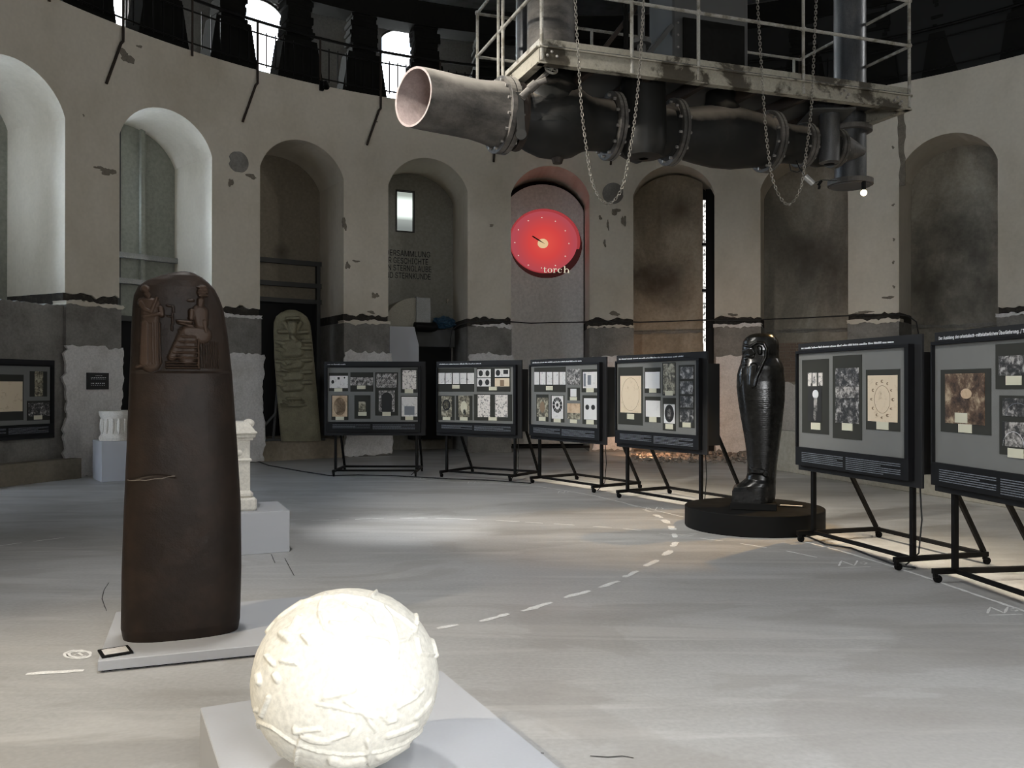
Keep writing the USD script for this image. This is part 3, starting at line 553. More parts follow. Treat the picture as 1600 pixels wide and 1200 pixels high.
# open end: a tube cut obliquely, its mouth turned towards the hall
v, f = VF(lathe([(0, .295), (.10, .300), (.45, .300), (.70, .302), (.84, .318), (.93, .335), (L0 - .03, .345)], P0, d0, 64))
cutn = np.array([math.cos(.76), math.sin(.76), 0])
def shear(v, r0=.30):
    s = (v - P0) @ d0; off = v - P0 - s[:, None] * d0
    w = np.clip(1 - s / .75, 0, 1); k = -(off @ cutn) / (d0 @ cutn)
    return v + (w * k)[:, None] * d0
part(pipe, 'open_end', (shear(v), f), PIPE_GREY, 40)
v, f = VF(lathe([(.0, .295), (.002, .272), (.45, .275), (L0 + .25, .28)], P0, d0, 64)); v = shear(v); part(pipe, 'inner_wall', (v, f), PIPE_IN, 40)
part(pipe, 'blank', lathe([(L0 + .2, .28), (L0 + .2, 0)], P0, d0, 32), VOID)
def flange(c, d, r, name='flange', th=.04, bolts=12, rin=.2):
    part(pipe, name, lathe([(-th - .004, rin), (-th - .004, r - .006), (-th, r), (-.006, r), (-.004, r - .012)], c, d, 56), PIPE_GREY)
    part(pipe, name, lathe([(.004, r - .012), (.006, r), (th, r), (th + .004, r - .006), (th + .004, rin)], c, d, 56), PIPE_GREY)
    u = np.cross(d, [0, 0, 1.0]); u /= np.linalg.norm(u); w = np.cross(d, u)
    for q in range(bolts):
        a = 2 * PI * (q + .5) / bolts; p = c + (r - .045) * (math.cos(a) * u + math.sin(a) * w)
        part(pipe, 'bolt', [lathe([(-th - .035, 0), (-th - .035, .017), (-th, .017)], p, d, 6), lathe([(th, .017), (th + .035, .017), (th + .035, 0)], p, d, 6)], BOLTM)
def at(s): return P1 + dx * s
flange(P1, (d0 + dx) / np.linalg.norm(d0 + dx), .40, bolts=14, th=.058)
part(pipe, 'tee_body', lathe([(.03, .34), (.10, .335), (.16, .30), (.22, .31), (.30, .35), (.45, .40), (.65, .41), (.80, .375), (.90, .315), (.98, .285), (1.15, .28), (1.20, .285), (1.215, .315), (1.245, .315)], P1, dx, 64), PIPE, 40)
part(pipe, 'collar', lathe([(.13, .30), (.13, .35), (.17, .36), (.20, .35), (.20, .30)], P1, dx, 56), RUST)
part(pipe, 'tee_neck', lathe([(-.12, .40), (.16, .385), (.30, .35), (.38, .28), (.60, .27)], at(.52), (0, 0, 1), 48), PIPE, 40)
part(pipe, 'drain_plug', lathe([(-.46, 0), (-.46, .05), (-.40, .07), (-.36, .07)], at(.62), (0, 0, 1), 16), RUST)
flange(at(1.25), dx, .370)
part(pipe, 'valve_body', lathe([(1.255, .315), (1.285, .315), (1.30, .285), (1.40, .30), (1.50, .345), (1.60, .375), (1.68, .34), (1.76, .29), (1.92, .285), (1.945, .315), (1.995, .315)], P1, dx, 64), PIPE, 40)
part(pipe, 'valve_housing', lathe([(-.38, .05), (-.36, .20), (-.25, .245), (0, .25), (.32, .245), (.50, .235)], at(1.56) + np.array([.05, -.17, 0]), (0, 0, 1), 40), PIPE, 40)
flange(at(2.0), dx, .370)
part(pipe, 'long_body', lathe([(2.005, .315), (2.045, .315), (2.06, .285), (2.16, .29), (2.32, .32), (2.55, .350), (2.80, .350), (3.05, .315), (3.17, .295), (3.20, .315), (3.245, .315)], P1, dx, 64), PIPE, 40)
part(pipe, 'riser', lathe([(.18, .25), (.33, .22), (.40, .17), (.62, .16)], at(2.62), (0, 0, 1), 36), PIPE, 40)
flange(at(3.25), dx, .355)
part(pipe, 'reducer', lathe([(3.28, .30), (3.36, .27), (3.44, .235), (3.52, .225), (3.70, .225)], P1, dx, 48), PIPE, 40)
flange(at(3.74), dx, .262, bolts=10, rin=.1)
part(pipe, 'small_valve_body', lathe([(3.77, .215), (3.85, .225), (3.95, .24), (4.05, .225), (4.15, .20)], P1, dx, 48), PIPE, 40)
part(pipe, 'small_riser', lathe([(-.26, .06), (-.24, .115), (0, .12), (.36, .115), (.42, .20), (.50, .21), (.50, 0)], at(3.96) + np.array([.05, -.20, 0]), (0, 0, 1), 32), STEEL_PIPE, 40)
flange(at(4.19), dx, .232, bolts=10, rin=.1)
part(pipe, 'end_cone', lathe([(4.22, .19), (4.27, .185), (4.48, .10), (4.60, .05)], P1, dx, 40), PIPE_GREY, 40)
# lever and small wheel valve on the first flange
lv = P1 + dx * .10 + np.array([.10, -.37, -.05])
part(pipe, 'lever_plate', [bar(lv + [-.02, 0, .18], lv + [.0, -.02, -.26], .085, .03), lathe([(-.02, 0), (-.02, .055), (.02, .055), (.02, 0)], lv + [0, -.02, -.26], (0.1, 1, 0), 20)], PIPE)
va = lv + [.0, -.03, .12]; vb = va + np.array([.27, -.02, .25])
vt = part(pipe, 'drain_valve', [tube([va, va + (vb - va) * .45], .038, 12), tube([va + (vb - va) * .45, vb], .026, 12), tube([va + (vb - va) * .3, va + (vb - va) * .55], .048, 12), tube([va + (vb - va) * .5, va + (vb - va) * .5 + np.array([.12, -.03, .04])], .03, 12)], PIPE_GREY, 40)
wn = np.array([.28, -.75, .45]); wn /= np.linalg.norm(wn); wu = np.cross(wn, [0, 0, 1]); wu /= np.linalg.norm(wu); wv = np.cross(wn, wu); wc = vb + (vb - va) * .12
part(vt, 'handwheel', [tube([wc + .062 * (math.cos(a) * wu + math.sin(a) * wv) for a in np.linspace(0, 2 * PI, 25)[:-1]], .012, 8, True)] + [tube([wc, wc + .062 * (math.cos(a) * wu + math.sin(a) * wv)], .009, 6) for a in np.linspace(0, 2 * PI, 6)[:-1]] + [ball(wc, .018, 1), tube([wc, vb], .012, 6)], RAILP)
# risers above the deck
def vpipe(name, label, px, depth, r, z0, z1, m=STEEL_PIPE, fl_=None, ex=()):
    x = (px - 800) / F * depth; t = pipe
    t = part(pipe, name, lathe([(z0, r * .92), (z0, r), (z1, r), (z1, r * .92)], (x, depth, 0), (0, 0, 1), 40), m, 40, label=label)
    for zf, rf in ex: part(t, 'flange', lathe([(zf - .03, r * .8), (zf - .03, rf), (zf + .03, rf), (zf + .03, r * .8)], (x, depth, 0), (0, 0, 1), 40), PIPE_GREY)
    return t
stp = vpipe('standpipe', 'tall grey steel standpipe through the right end of the walkway, with a flange at its foot', 1329, 10.68, .188, H + 2.51, 11.2, ex=((H + 2.54, .27), (H + 3.20, .26)))
part(stp, 'end_plate', lathe([(0, .25), (.012, .24), (.012, 0)], ((1329 - 800) / F * 10.68, 10.68, H + 2.505), (0, 0, -1), 40), STEEL_PIPE)
vpipe('narrow_standpipe', 'slim bluish steel pipe rising just left of the tall standpipe', 1313, 10.75, .075, ZD1 + .02, 11.2)
vpipe('left_riser', 'broad dust-streaked dark pipe rising from the left end of the walkway', 861, 9.35, .26, ZD1 - .12, 11.4, PIPE_GREY)
vpipe('far_riser', 'dark pipe behind the left riser of the walkway', 822, 10.0, .12, ZD1 + .01, 11.3, STEEL_PIPE)
bc = at(1.62); bn = part(pipe, 'valve_bonnet', lathe([(ZD1 - .10, .24), (ZD1 + .05, .235), (ZD1 + .16, .19), (ZD1 + .235, .11), (ZD1 + .25, .0)], (bc[0], bc[1], 0), (0, 0, 1), 40), PIPE_GREY, True, label='round dusty valve bonnet bulging up through the deck')
part(bn, 'stem', lathe([(ZD1 + .24, .05), (ZD1 + .42, .05), (ZD1 + .42, .11), (ZD1 + .47, .11), (ZD1 + .47, .04), (ZD1 + 1.2, .04)], (bc[0], bc[1], 0), (0, 0, 1), 16), DARKGREY)
# chains
def chain(name, label, pts, r=.0085, link=.043):
    p = np.array(pts, float); q = [p[0]]
    # smooth the run through the given points
    from scipy.interpolate import CubicSpline
    s = np.r_[0, np.cumsum(np.linalg.norm(np.diff(p, axis=0), axis=1))]; cs = CubicSpline(s, p); n = int(s[-1] / (link * .74))
    u = np.linspace(0, s[-1], n); c = cs(u); tt = cs(u, 1)
    ring_ = np.array([[(link / 2 - .0105) * np.sign(math.cos(a)) + .0115 * math.cos(a), .0115 * math.sin(a), 0] for a in np.linspace(0, 2 * PI, 13)[:-1]])
    lv_, lf_ = tube(ring_, r * .45, 5, True)
    T = thing(name, label, 'chain', p[np.argmin(p[:, 2])])
    ms = []
    for k in range(n):
        t = tt[k] / np.linalg.norm(tt[k]); a = np.cross(t, [0.3, 1, 0.1]); a /= np.linalg.norm(a); b = np.cross(t, a)
        if k % 2: a, b = b, -a
        ms.append((c[k] + lv_[:, :1] * t + lv_[:, 1:2] * a + lv_[:, 2:3] * b, lf_))
    part(T, 'links', ms, CHAINM)
def cp(px, py, depth): return [(px - 800) / F * depth, depth, z_at(py, depth)]
chain('hanging_chain', 'left loop of chain hanging in front of the walkway and pipe', [cp(897, -160, 8.15), cp(899, 0, 8.2), cp(904, 95, 8.2), cp(911, 190, 8.2), cp(919, 250, 8.2), cp(932, 300, 8.2), cp(948, 318, 8.25), cp(966, 305, 8.3), cp(978, 270, 8.3), cp(990, 200, 8.3), cp(1000, 100, 8.3), cp(1006, 0, 8.3), cp(1010, -160, 8.3)])
chain('hanging_chain', 'right loop of chain hanging in front of the walkway and pipe', [cp(1180, -140, 9.1), cp(1184, 0, 9.1), cp(1190, 100, 9.1), cp(1196, 190, 9.1), cp(1203, 255, 9.1), cp(1213, 295, 9.1), cp(1231, 319, 9.15), cp(1248, 302, 9.2), cp(1257, 262, 9.2), cp(1266, 190, 9.2), cp(1272, 90, 9.2), cp(1276, 0, 9.2), cp(1279, -140, 9.2)])
# lamp at the foot of the standpipe, and the unlit floodlight on a cable
lx, ly, lz = (1350 - 800) / F * 10.45, 10.45, z_at(301, 10.45)
bl = thing('bare_lamp', 'small glowing lamp under the foot flange of the tall standpipe', 'lamp', (lx, ly, lz))
part(bl, 'lamp_holder', lathe([(.035, .026), (.14, .026), (.14, 0)], (lx, ly, lz), (0, 0, 1), 16), STEEL_BLACK)
part(bl, 'bulb', ball((lx, ly, lz - .0), .038, 2), BULB, True)
spot_light('lamp_light', (lx - .02, ly, lz - .055), (2.55, 10.0, 0.9), 0.012, 13500.0, (1.0, .62, .24), 25, .35)
fd = thing('floodlight', 'unlit grey tubular floodlight hanging on a cable below the right pipe flange', 'floodlight', cp(1266, 281, 9.9))
a_, b_ = np.array(cp(1258, 275, 9.9)), np.array(cp(1271, 287, 9.9))
part(fd, 'tube_body', tube([a_, b_], .033, 12), STEELG)
part(fd, 'cable', tube([a_, np.array(cp(1249, 262, 10.0)), np.array(cp(1244, 250, 10.1)), np.array(cp(1240, 240, 10.1))], .008, 6), CABLE)
part(fd, 'cable', tube([np.array(cp(1234, 256, 10.1)), np.array(cp(1236, 266, 10.0)), np.array(cp(1246, 269, 10.0)), np.array(cp(1256, 264, 10.0))], .006, 6), CABLE)
part(fd, 'switch_cord', tube([b_, np.array(cp(1285, 281, 10.0)), np.array(cp(1308, 282, 10.1))], .005, 5), CABLE)
part(fd, 'plug', [bar(cp(1284, 282, 10.0), cp(1279, 289, 10.0), .03), bar(cp(1281, 290, 10.0), cp(1280, 295, 10.0), .025)], STEEL_BLACK)
# cable along the wall above the pier bases
wp = []
for px, py in ((703, 545), (704, 530), (707, 515), (716, 508), (733, 503), (765, 500.5), (800, 503), (830, 505), (860, 504), (900, 503.5), (950, 502), (1000, 503.5), (1050, 502), (1100, 500), (1150, 500.5), (1200, 499), (1250, 497), (1300, 494.5), (1350, 492), (1400, 491), (1420, 494), (1432, 503), (1435, 520), (1435, 560)):
    t, dd = hit(px, R - .1); wp.append(pol(t, R - .1, z_at(py, dd)))
solo('wall_cable', tube(wp, .016, 6), CABLE, 'black cable strung along the wall at ledge height across the niches', 'cable')
# ------------------------------------------------------------------ exhibition panels
BZ0, BZ1 = .75, 2.12
def ell(cx, cz, rx, rz, n=28, rot=0.0): return Polygon([(cx + rx * math.cos(a), cz + rz * math.sin(a)) for a in np.linspace(0, 2 * PI, n + 1)[:-1]])
def panel(seed, Lp, Rp, label, crop, cards, prints, labels, title, stand=True, depth=.22, lit=0.0, rows=5):
    Lp, Rp = np.array([*Lp, 0.0]), np.array([*Rp, 0.0]); W = np.linalg.norm(Rp - Lp); m = frame(Lp, Rp - Lp); rg = random.Random(seed)
    T = thing('exhibition_panel', label, 'display panel', (Lp + Rp) / 2 + m[:3, 1] * .3, 'exhibition panels on black stands' if False else None)
    nrm = m[:3, 1]; CZ1, CZ0 = BZ1 - .085, BZ0 + .06
    MZ1, MZ0 = BZ1 - .115, BZ0 + .255
    def ray(x, y, off):                 # where the line of sight meets the sheet lying off metres in front of the board
        x, y = crop[0] + x / crop[2], crop[1] + y / crop[2]
        d = np.array([(x - 800) / F, 1.0, (HY - y) / F]); o = np.array([0, 0, H]); q = Lp - nrm * off
        p = o + d * (((q - o) @ nrm) / (d @ nrm)); return (p - Lp) @ m[:3, 0], p[2]
    def rect(r, off):
        xm, ym = (r[0] + r[2]) / 2, (r[1] + r[3]) / 2
        return ray(r[0], ym, off)[0], ray(r[2], ym, off)[0], ray(xm, r[3], off)[1], ray(xm, r[1], off)[1]
    part(T, 'board', tf(m, bx(0, W, 0, .03, BZ0, BZ1, .004)), BOARD)
    part(T, 'rear_box', tf(m, bx(.08, W - .02, .03, .03 + depth, BZ0 + .12, BZ1 - .16, .004)), VOID)
    a, b = .05, W - .085
    cf = [bx(a, b, -.07, -.001, CZ1 - .03, CZ1, .003), bx(a, b, -.07, -.001, CZ0, MZ0, .003), bx(a, a + .022, -.07, -.001, MZ0, CZ1 - .03), bx(b - .05, b, -.07, -.001, MZ0, CZ1 - .03)]
    part(T, 'case_frame', [tf(m, q) for q in cf], CASEM)
    part(T, 'mount', tf(m, bx(a + .02, b - .048, -.04, -.004, MZ0 - .005, CZ1 - .025)), MOUNT)
    for r in cards:
        u0, u1, z0, z1 = rect(r, .043); u1 = min(u1, b - .055); part(T, 'mount_card', tf(m, bx(u0, u1, -.044, -.040, z0, z1)), CARD)
    for r in prints:
        u0, u1, z0, z1 = rect(r, .047); u1 = min(u1, b - .055)
        P = part(T, 'print', tf(m, bx(u0, u1, -.048, -.044, z0, z1)), r[4])
        for s in r[5:]:
            kind, fx, fz, rx, rz, mt = s; w, h = u1 - u0, z1 - z0; cx, cz = u0 + fx * w, z0 + fz * h
            if kind == 'oval': g = ell(cx, cz, rx * w, rz * h)
            elif kind == 'ring': g = ell(cx, cz, rx * w, rz * h, 40).difference(ell(cx, cz, rx * w - .0035, rz * h - .0035, 40))
            elif kind == 'wheel': g = ell(cx, cz, rx * w, rz * h, 40).difference(ell(cx, cz, rx * w * .55, rz * h * .55, 40)).difference(unary_union([LineString([(cx, cz), (cx + w * math.cos(q), cz + h * math.sin(q))]).buffer(.004) for q in np.linspace(0, 2 * PI, 13)[:-1]]))
            elif kind == 'marks': g = unary_union([ell(cx + rx * w * math.cos(q), cz + rz * h * math.sin(q), .05 * w * rg.uniform(.7, 1.2), .03 * h * rg.uniform(.7, 1.3), 9).difference(ell(cx + rx * w * math.cos(q) + .01, cz + rz * h * math.sin(q), .035 * w, .02 * h, 9)) for q in np.linspace(0, 2 * PI, 13)[:-1]])
            elif kind == 'arch': g = arch(rx * w, cz, rz * h, z0 + .001, 14); g = affinity.translate(g, cx, 0)
            elif kind == 'band': g = sbox(cx - rx * w, cz - rz * h, cx + rx * w, cz + rz * h)
            g = g.intersection(sbox(u0, z0, u1, z1))
            if g.is_empty: continue
            for g_ in (g.geoms if kind == 'marks' else [g]):
                v, f = VF(prisms(g_, .0012)); part(P, 'drawing', tf(m, (np.stack([v[:, 0], -.048 - v[:, 2], v[:, 1]], 1), f[:, ::-1])), mt)
    for r in labels:
        u0, u1, z0, z1 = rect(r, .049); u1 = min(u1, b - .055)
        part(T, 'caption_label', tf(m, bx(u0, u1, -.051, -.046, z0, z1)), LABELC)
    # title line and the two blocks of small print below
    if isinstance(title, str):
        v, f = VF(meshkit.text_mesh(title, .026, .0015, True)); k = min(1.0, 1.68 / v[:, 0].max())
        part(T, 'title', tf(m, (np.stack([.06 + v[:, 0] * k, -.0005 - v[:, 2], BZ1 - .066 + v[:, 1]], 1), f)), PRINTW)
    elif title > 0:
        ms, u = [], .06
        while u < .06 + title * (W - .2):
            for q in range(rg.randint(3, 9)):
                wl = rg.uniform(.008, .013); hl = rg.choice((.014, .014, .020)); ms.append(tf(m, bx(u, u + wl, -.002, 0, BZ1 - .062, BZ1 - .062 + hl))); u += wl + .0035
            u += .010
        part(T, 'title', ms, PRINTW)
    ms = []
    for c0, c1 in ((.09, .46), (.485, .90)):
        nr = rows if c0 < .3 else rows + 1
        for q in range(nr):
            z = MZ0 - .058 - q * .0185; e = c1 * W if (q % 4 != 2) else (c0 + (c1 - c0) * rg.uniform(.6, .9)) * W
            u = c0 * W
            while u < e:
                w_ = rg.uniform(.02, .06); ms.append(tf(m, bx(u, min(e, u + w_), -.0715, -.069, z, z + .0075))); u += w_ + .004
    part(T, 'small_print', ms, PRINTG, kind='stuff')
    if stand:
        ua, ub = .20, W - .17
        for u in (ua, ub):
            part(T, 'post', tf(m, bx(u - .022, u + .022, .03, .074, .075, BZ0 + .3, .003)), STEEL_BLACK)
            part(T, 'base_beam', tf(m, bx(u - .022, u + .022, -.15, .88, .075, .12, .003)), STEEL_BLACK)
            part(T, 'strut', bar((m @ [u, .84, .12, 1])[:3], (m @ [u, .03 + depth * .4, 1.42, 1])[:3], .040), STEEL_BLACK)
            for y in (-.125, .855):
                c = part(T, 'caster', tf(m, bx(u - .020, u + .020, y - .016, y + .016, .045, .076, .004)), STEEL_BLACK)
                part(c, 'wheel', [lathe([(-.014, 0), (-.014, .033), (.014, .033), (.014, 0)], (m @ [u, y + .02, .034, 1])[:3], m[:3, 0], 20)], RUBBER)
        part(T, 'cross_bar', tf(m, bx(ua, ub, .034, .07, .08, .115, .003)), STEEL_BLACK)
        part(T, 'cross_bar', tf(m, bx(ua, ub, .825, .865, .08, .118, .003)), STEEL_BLACK)
        part(T, 'lead', tube([(m @ [ub + .02, .10, BZ0 + .2, 1])[:3], (m @ [ub + .035, .12, .45, 1])[:3], (m @ [ub + .03, .09, .15, 1])[:3], (m @ [ub - .1, .05, .012, 1])[:3]], .007, 6), CABLE)
        if lit:
            part(T, 'light_tube', tube([(m @ [.25, depth + .07, 1.525, 1])[:3], (m @ [W - .25, depth + .07, 1.525, 1])[:3]], .013, 8), STEELG)
            c = (m @ [W / 2, depth + .075, 1.50, 1])[:3]; l = UsdLux.RectLight.Define(stage, numbered('/World/panel_light')); l.CreateWidthAttr(W * .75); l.CreateHeightAttr(.06); l.CreateIntensityAttr(lit); l.CreateColorAttr(Gf.Vec3f(1.0, .86, .66))
            x = m[:3, 0]; zz = np.array([0, 0, 1.0]) - .15 * m[:3, 1]; zz /= np.linalg.norm(zz); y = np.cross(zz, x)
            l.AddTransformOp().Set(Gf.Matrix4d(*x, 0, *y, 0, *zz, 0, *c, 1))
    return T
five = lambda xs, y0, y1, mt: [(x0, y0, x1, y1, mt) for x0, x1 in xs]
panel(1, (-3.48, 15.9), (-1.60, 15.87), 'leftmost panel of the row of four, with a photograph of an arched doorway', (500, 550, 8),
      [(110, 260, 350, 490), (380, 255, 665, 495), (690, 255, 975, 795), (1010, 205, 1225, 510), (143, 540, 355, 850), (430, 540, 630, 835), (1010, 550, 1230, 850)],
      [(118, 298, 348, 450, SH_WHITE, ('oval', .18, .5, .08, .15, INK), ('band', .5, .8, .06, .1, INK), ('oval', .82, .85, .04, .08, INK)), (380, 315, 663, 418, PH_GREY), (705, 270, 960, 445, PH_GREY, ('ring', .5, .05, .42, .85, PRINTW)),
       (735, 482, 935, 750, PH_GREY, ('arch', .5, .55, .32, .36, INK)), (1030, 228, 1203, 465, SH_DRAW), (153, 545, 342, 808, SH_TAN, ('oval', .5, .48, .40, .42, INKB), ('oval', .5, .48, .37, .39, SH_TAN)), (483, 620, 570, 745, PH_OLIVE), (1020, 560, 1217, 805, SH_WHITE, ('band', .5, .3, .32, .22, PRINTG))],
      [(178, 453, 280, 495), (463, 420, 570, 465), (780, 750, 885, 800), (1060, 465, 1165, 515), (195, 808, 300, 850), (478, 750, 583, 797), (1065, 805, 1165, 850)], .18, rows=4)
panel(2, (-1.40, 15.9), (.17, 14.9), 'second panel of the row of four, two pale sheets of small figures lower right', (670, 550, 8),
      [(115, 205, 567, 495), (598, 195, 1020, 495), (120, 545, 322, 850), (340, 545, 545, 850), (565, 530, 1040, 860)],
      five(((120, 198), (208, 286), (299, 380), (390, 472), (482, 566)), 262, 400, SH_WHITE) + [(608, 215, 775, 318, SH_WHITE, ('oval', .25, .5, .16, .36, INK), ('oval', .75, .5, .15, .36, INK)), (825, 210, 1008, 310, SH_WHITE, ('oval', .22, .5, .15, .38, INK), ('band', .75, .6, .16, .26, INK)), (605, 328, 775, 430, SH_WHITE, ('oval', .24, .45, .15, .38, INK), ('oval', .74, .5, .15, .36, INK)), (825, 328, 1008, 430, SH_CREAM, ('band', .5, .42, .14, .36, INKB)),
       (158, 552, 288, 810, PH_OLIVE, ('oval', .48, .57, .38, .27, INK), ('oval', .48, .57, .26, .2, PH_OLIVE)), (370, 545, 508, 815, PH_OLIVE, ('oval', .5, .45, .3, .3, LABELC), ('oval', .55, .25, .14, .13, INK)), (612, 537, 765, 815, SH_DRAW), (830, 537, 985, 815, SH_DRAW)],
      [(293, 410, 385, 458), (752, 435, 850, 480), (175, 812, 268, 850), (388, 815, 485, 857), (745, 815, 850, 857)], .55, rows=4)
panel(3, (.32, 14.9), (1.46, 13.28), 'third panel of the row of four, with a dark wheel and a sand-coloured landscape', (820, 545, 7.5),
      [(110, 215, 478, 505), (665, 240, 870, 510), (135, 535, 275, 850), (305, 545, 462, 860), (500, 455, 645, 605), (675, 545, 860, 885)],
      five(((112, 170), (180, 243), (255, 322), (333, 397), (407, 476)), 272, 420, SH_WHITE) + [(497, 238, 647, 420, PH_GREY), (682, 270, 850, 460, SH_WHITE, ('band', .12, .5, .08, .4, PRINTG), ('band', .45, .5, .12, .3, PRINTG)), (142, 572, 272, 795, PH_OLIVE, ('oval', .5, .5, .22, .3, INKB)), (315, 552, 450, 820, SH_WHITE, ('wheel', .5, .6, .42, .34, INK), ('oval', .5, .6, .1, .08, INK)), (535, 470, 605, 560, SH_PLAIN),
       (498, 640, 648, 825, SH_TAN, ('band', .5, .2, .5, .2, PH_OLIVE)), (693, 580, 842, 830, SH_PLAIN, ('oval', .27, .58, .15, .12, INK), ('oval', .73, .58, .15, .12, INK))],
      [(248, 435, 328, 485), (720, 460, 808, 510), (165, 797, 243, 847), (338, 820, 420, 862), (530, 565, 610, 605), (530, 828, 612, 872), (720, 832, 808, 885)], .72, lit=26.0)
panel(4, (1.58, 12.97), (2.57, 11.30), 'panel left of the black statue, with a tall tan sheet bearing a faint oval', (960, 540, 5.454),
      [(33, 183, 240, 675), (258, 188, 393, 405), (260, 435, 393, 655), (410, 145, 520, 425), (412, 445, 523, 725), (548, 165, 683, 700)],
      [(50, 258, 228, 572, SH_CREAM, ('ring', .5, .5, .42, .45, INKB)), (263, 224, 387, 365, SH_PLAIN), (267, 468, 390, 608, SH_PLAIN), (417, 152, 515, 415, PH_OLIVE), (422, 500, 515, 663, SH_PLAIN, ('oval', .5, .52, .42, .46, INK), ('oval', .5, .5, .2, .28, PH_GREY)),
       (560, 180, 672, 283, PH_DARK), (560, 305, 670, 412, PH_DARK), (560, 430, 670, 528, PH_DARK), (560, 545, 672, 655, PH_DARK)],
      [(108, 582, 168, 628), (297, 365, 357, 402), (297, 608, 358, 652), (432, 387, 497, 425), (435, 667, 500, 712), (580, 655, 650, 697)], .8, lit=26.0)
panel(6, (3.12, 9.35), (3.62, 7.58), 'panel right of the statue, with a cream sheet showing a ring of figures', (1200, 480, 3.529),
      [(188, 288, 335, 697), (357, 265, 518, 728), (540, 343, 728, 680)],
      [(220, 362, 240, 435, SH_DRAW), (246, 362, 268, 435, SH_DRAW), (278, 362, 300, 433, SH_DRAW), (222, 442, 296, 630, INK, ('oval', .55, .8, .22, .13, PRINTW), ('band', .55, .5, .12, .2, PH_GREY), ('oval', .5, .2, .1, .18, PH_GREY)), (372, 335, 500, 435, PH_DARK), (372, 437, 500, 500, PH_GREY), (372, 502, 500, 640, PH_DARK),
       (550, 375, 714, 632, SH_CREAM, ('ring', .5, .48, .27, .3, INKB), ('marks', .5, .48, .36, .39, INKB))],
      [(237, 637, 288, 675), (407, 640, 465, 680), (598, 632, 664, 675)], .86, lit=30.0, rows=6)
panel(7, (3.665, 7.44), (3.90, 5.55), 'panel cut off by the right picture edge, with a large brown photograph', (1450, 490, 3.427),
      [(68, 297, 338, 642), (362, 155, 660, 405), (382, 440, 700, 770)],
      [(92, 320, 303, 592, PH_SEPIA, ('band', .42, .12, .16, .10, LABELC), ('oval', .55, .6, .14, .10, SH_TAN)), (378, 222, 620, 330, PH_DARK), (398, 455, 650, 553, PH_DARK, ('ring', .35, .0, .28, .75, PRINTG)), (398, 585, 650, 720, PH_GREY, ('ring', .25, .0, .24, .62, PRINTW), ('band', .0, .5, .06, .5, INK))],
      [(162, 592, 233, 638), (416, 333, 500, 383), (426, 723, 510, 773)], 'Der Ausklang der orientalisch-mittelalterlichen Überlieferung. / The end of the Oriental-medieval tradition', lit=30.0, rows=6)
panel(8, (-8.80, 13.5), (-8.14, 15.27), 'unlit exhibition panel hanging on the wall at the left edge of the picture', (0, 520, 4.614),
      [(-160, 300, 170, 635), (215, 278, 340, 460), (195, 490, 370, 630)],
      [(-140, 350, 163, 570, SH_CREAM), (250, 278, 310, 458, PH_OLIVE), (205, 505, 360, 600, PH_DARK)], [(245, 595, 305, 625)], .0, stand=False, depth=.05)

# ------------------------------------------------------------------ carved stones
def densify(pts, step):
    pts = np.array(pts, float); out = []
    for a, b in zip(pts[:-1], pts[1:]):
        n = max(1, int(np.linalg.norm(b - a) / step)); out += [a + (b - a) * i / n for i in range(n)]
    return np.array(out + [pts[-1]])
def capsules(X, Y, caps):
    """Relief height at picture-plane points: rounded strokes (x0, y0, r0, x1, y1, r1, height)."""
    h = np.zeros_like(X)
    for x0, y0, r0, x1, y1, r1, a in caps:
        dx_, dy_ = x1 - x0, y1 - y0; L = dx_ * dx_ + dy_ * dy_ + 1e-9
        t = np.clip(((X - x0) * dx_ + (Y - y0) * dy_) / L, 0, 1); r = r0 + (r1 - r0) * t
        d = np.hypot(X - x0 - t * dx_, Y - y0 - t * dy_) / r
        q = np.sqrt(np.clip(1 - d * d, 0, 1))
        if a > 0: h = np.maximum(h, a * np.minimum(1, 1.25 * q))
        else: h = np.where(d < 1, h + a * q, h)
    return h
def loft(rows, ex, ey, o, nang=160, expo=2.4, depth=None, relief=None, nz=200, flatback=1.0):
    """rows: (z, left, right, half depth) across the view; sections are rounded rectangles; relief(x, z) pushes the front outwards."""
    R_ = np.array(rows, float); z = np.linspace(R_[0, 0], R_[-1, 0], nz)
    l, r, b = (np.interp(z, R_[:, 0], R_[:, q]) for q in (1, 2, 3))
    a = np.arange(nang) * 2 * PI / nang; ca, sa = np.cos(a), np.sin(a)
    sx = np.sign(ca) * np.abs(ca) ** (2 / expo); sy = np.sign(sa) * np.abs(sa) ** (2 / expo)
    cx, hw = (l + r) / 2, (r - l) / 2
    X = cx[:, None] + hw[:, None] * sx; Y = -b[:, None] * np.where(sy > 0, sy, sy * flatback)      # negative = towards the viewer
    Z = np.repeat(z[:, None], nang, 1)
    if relief is not None:
        front = np.clip(sy, 0, 1)[None, :] ** .5; Y = Y - relief(X, Z) * front
    v = np.array(o) + X[..., None] * np.array(ex) + Y[..., None] * np.array(ey) + Z[..., None] * np.array([0, 0, 1.0])
    n = len(z); v = v.reshape(-1, 3); f = []
    idx = np.arange(n * nang).reshape(n, nang); A, B_, C, D = idx[:-1], np.roll(idx, -1, 1)[:-1], np.roll(idx, -1, 1)[1:], idx[1:]
    f = np.concatenate([np.stack([A, B_, C], -1).reshape(-1, 3), np.stack([A, C, D], -1).reshape(-1, 3)])
    c0 = np.array(o) + cx[0] * np.array(ex) + [0, 0, z[0]]; c1 = np.array(o) + cx[-1] * np.array(ex) + [0, 0, z[-1]]
    v = np.vstack([v, c0, c1]); k = len(v)
    f = np.vstack([f] + [[[k - 2, idx[0, (j + 1) % nang], idx[0, j]] for j in range(nang)], [[k - 1, idx[-1, j], idx[-1, (j + 1) % nang]] for j in range(nang)]])
    return v, f
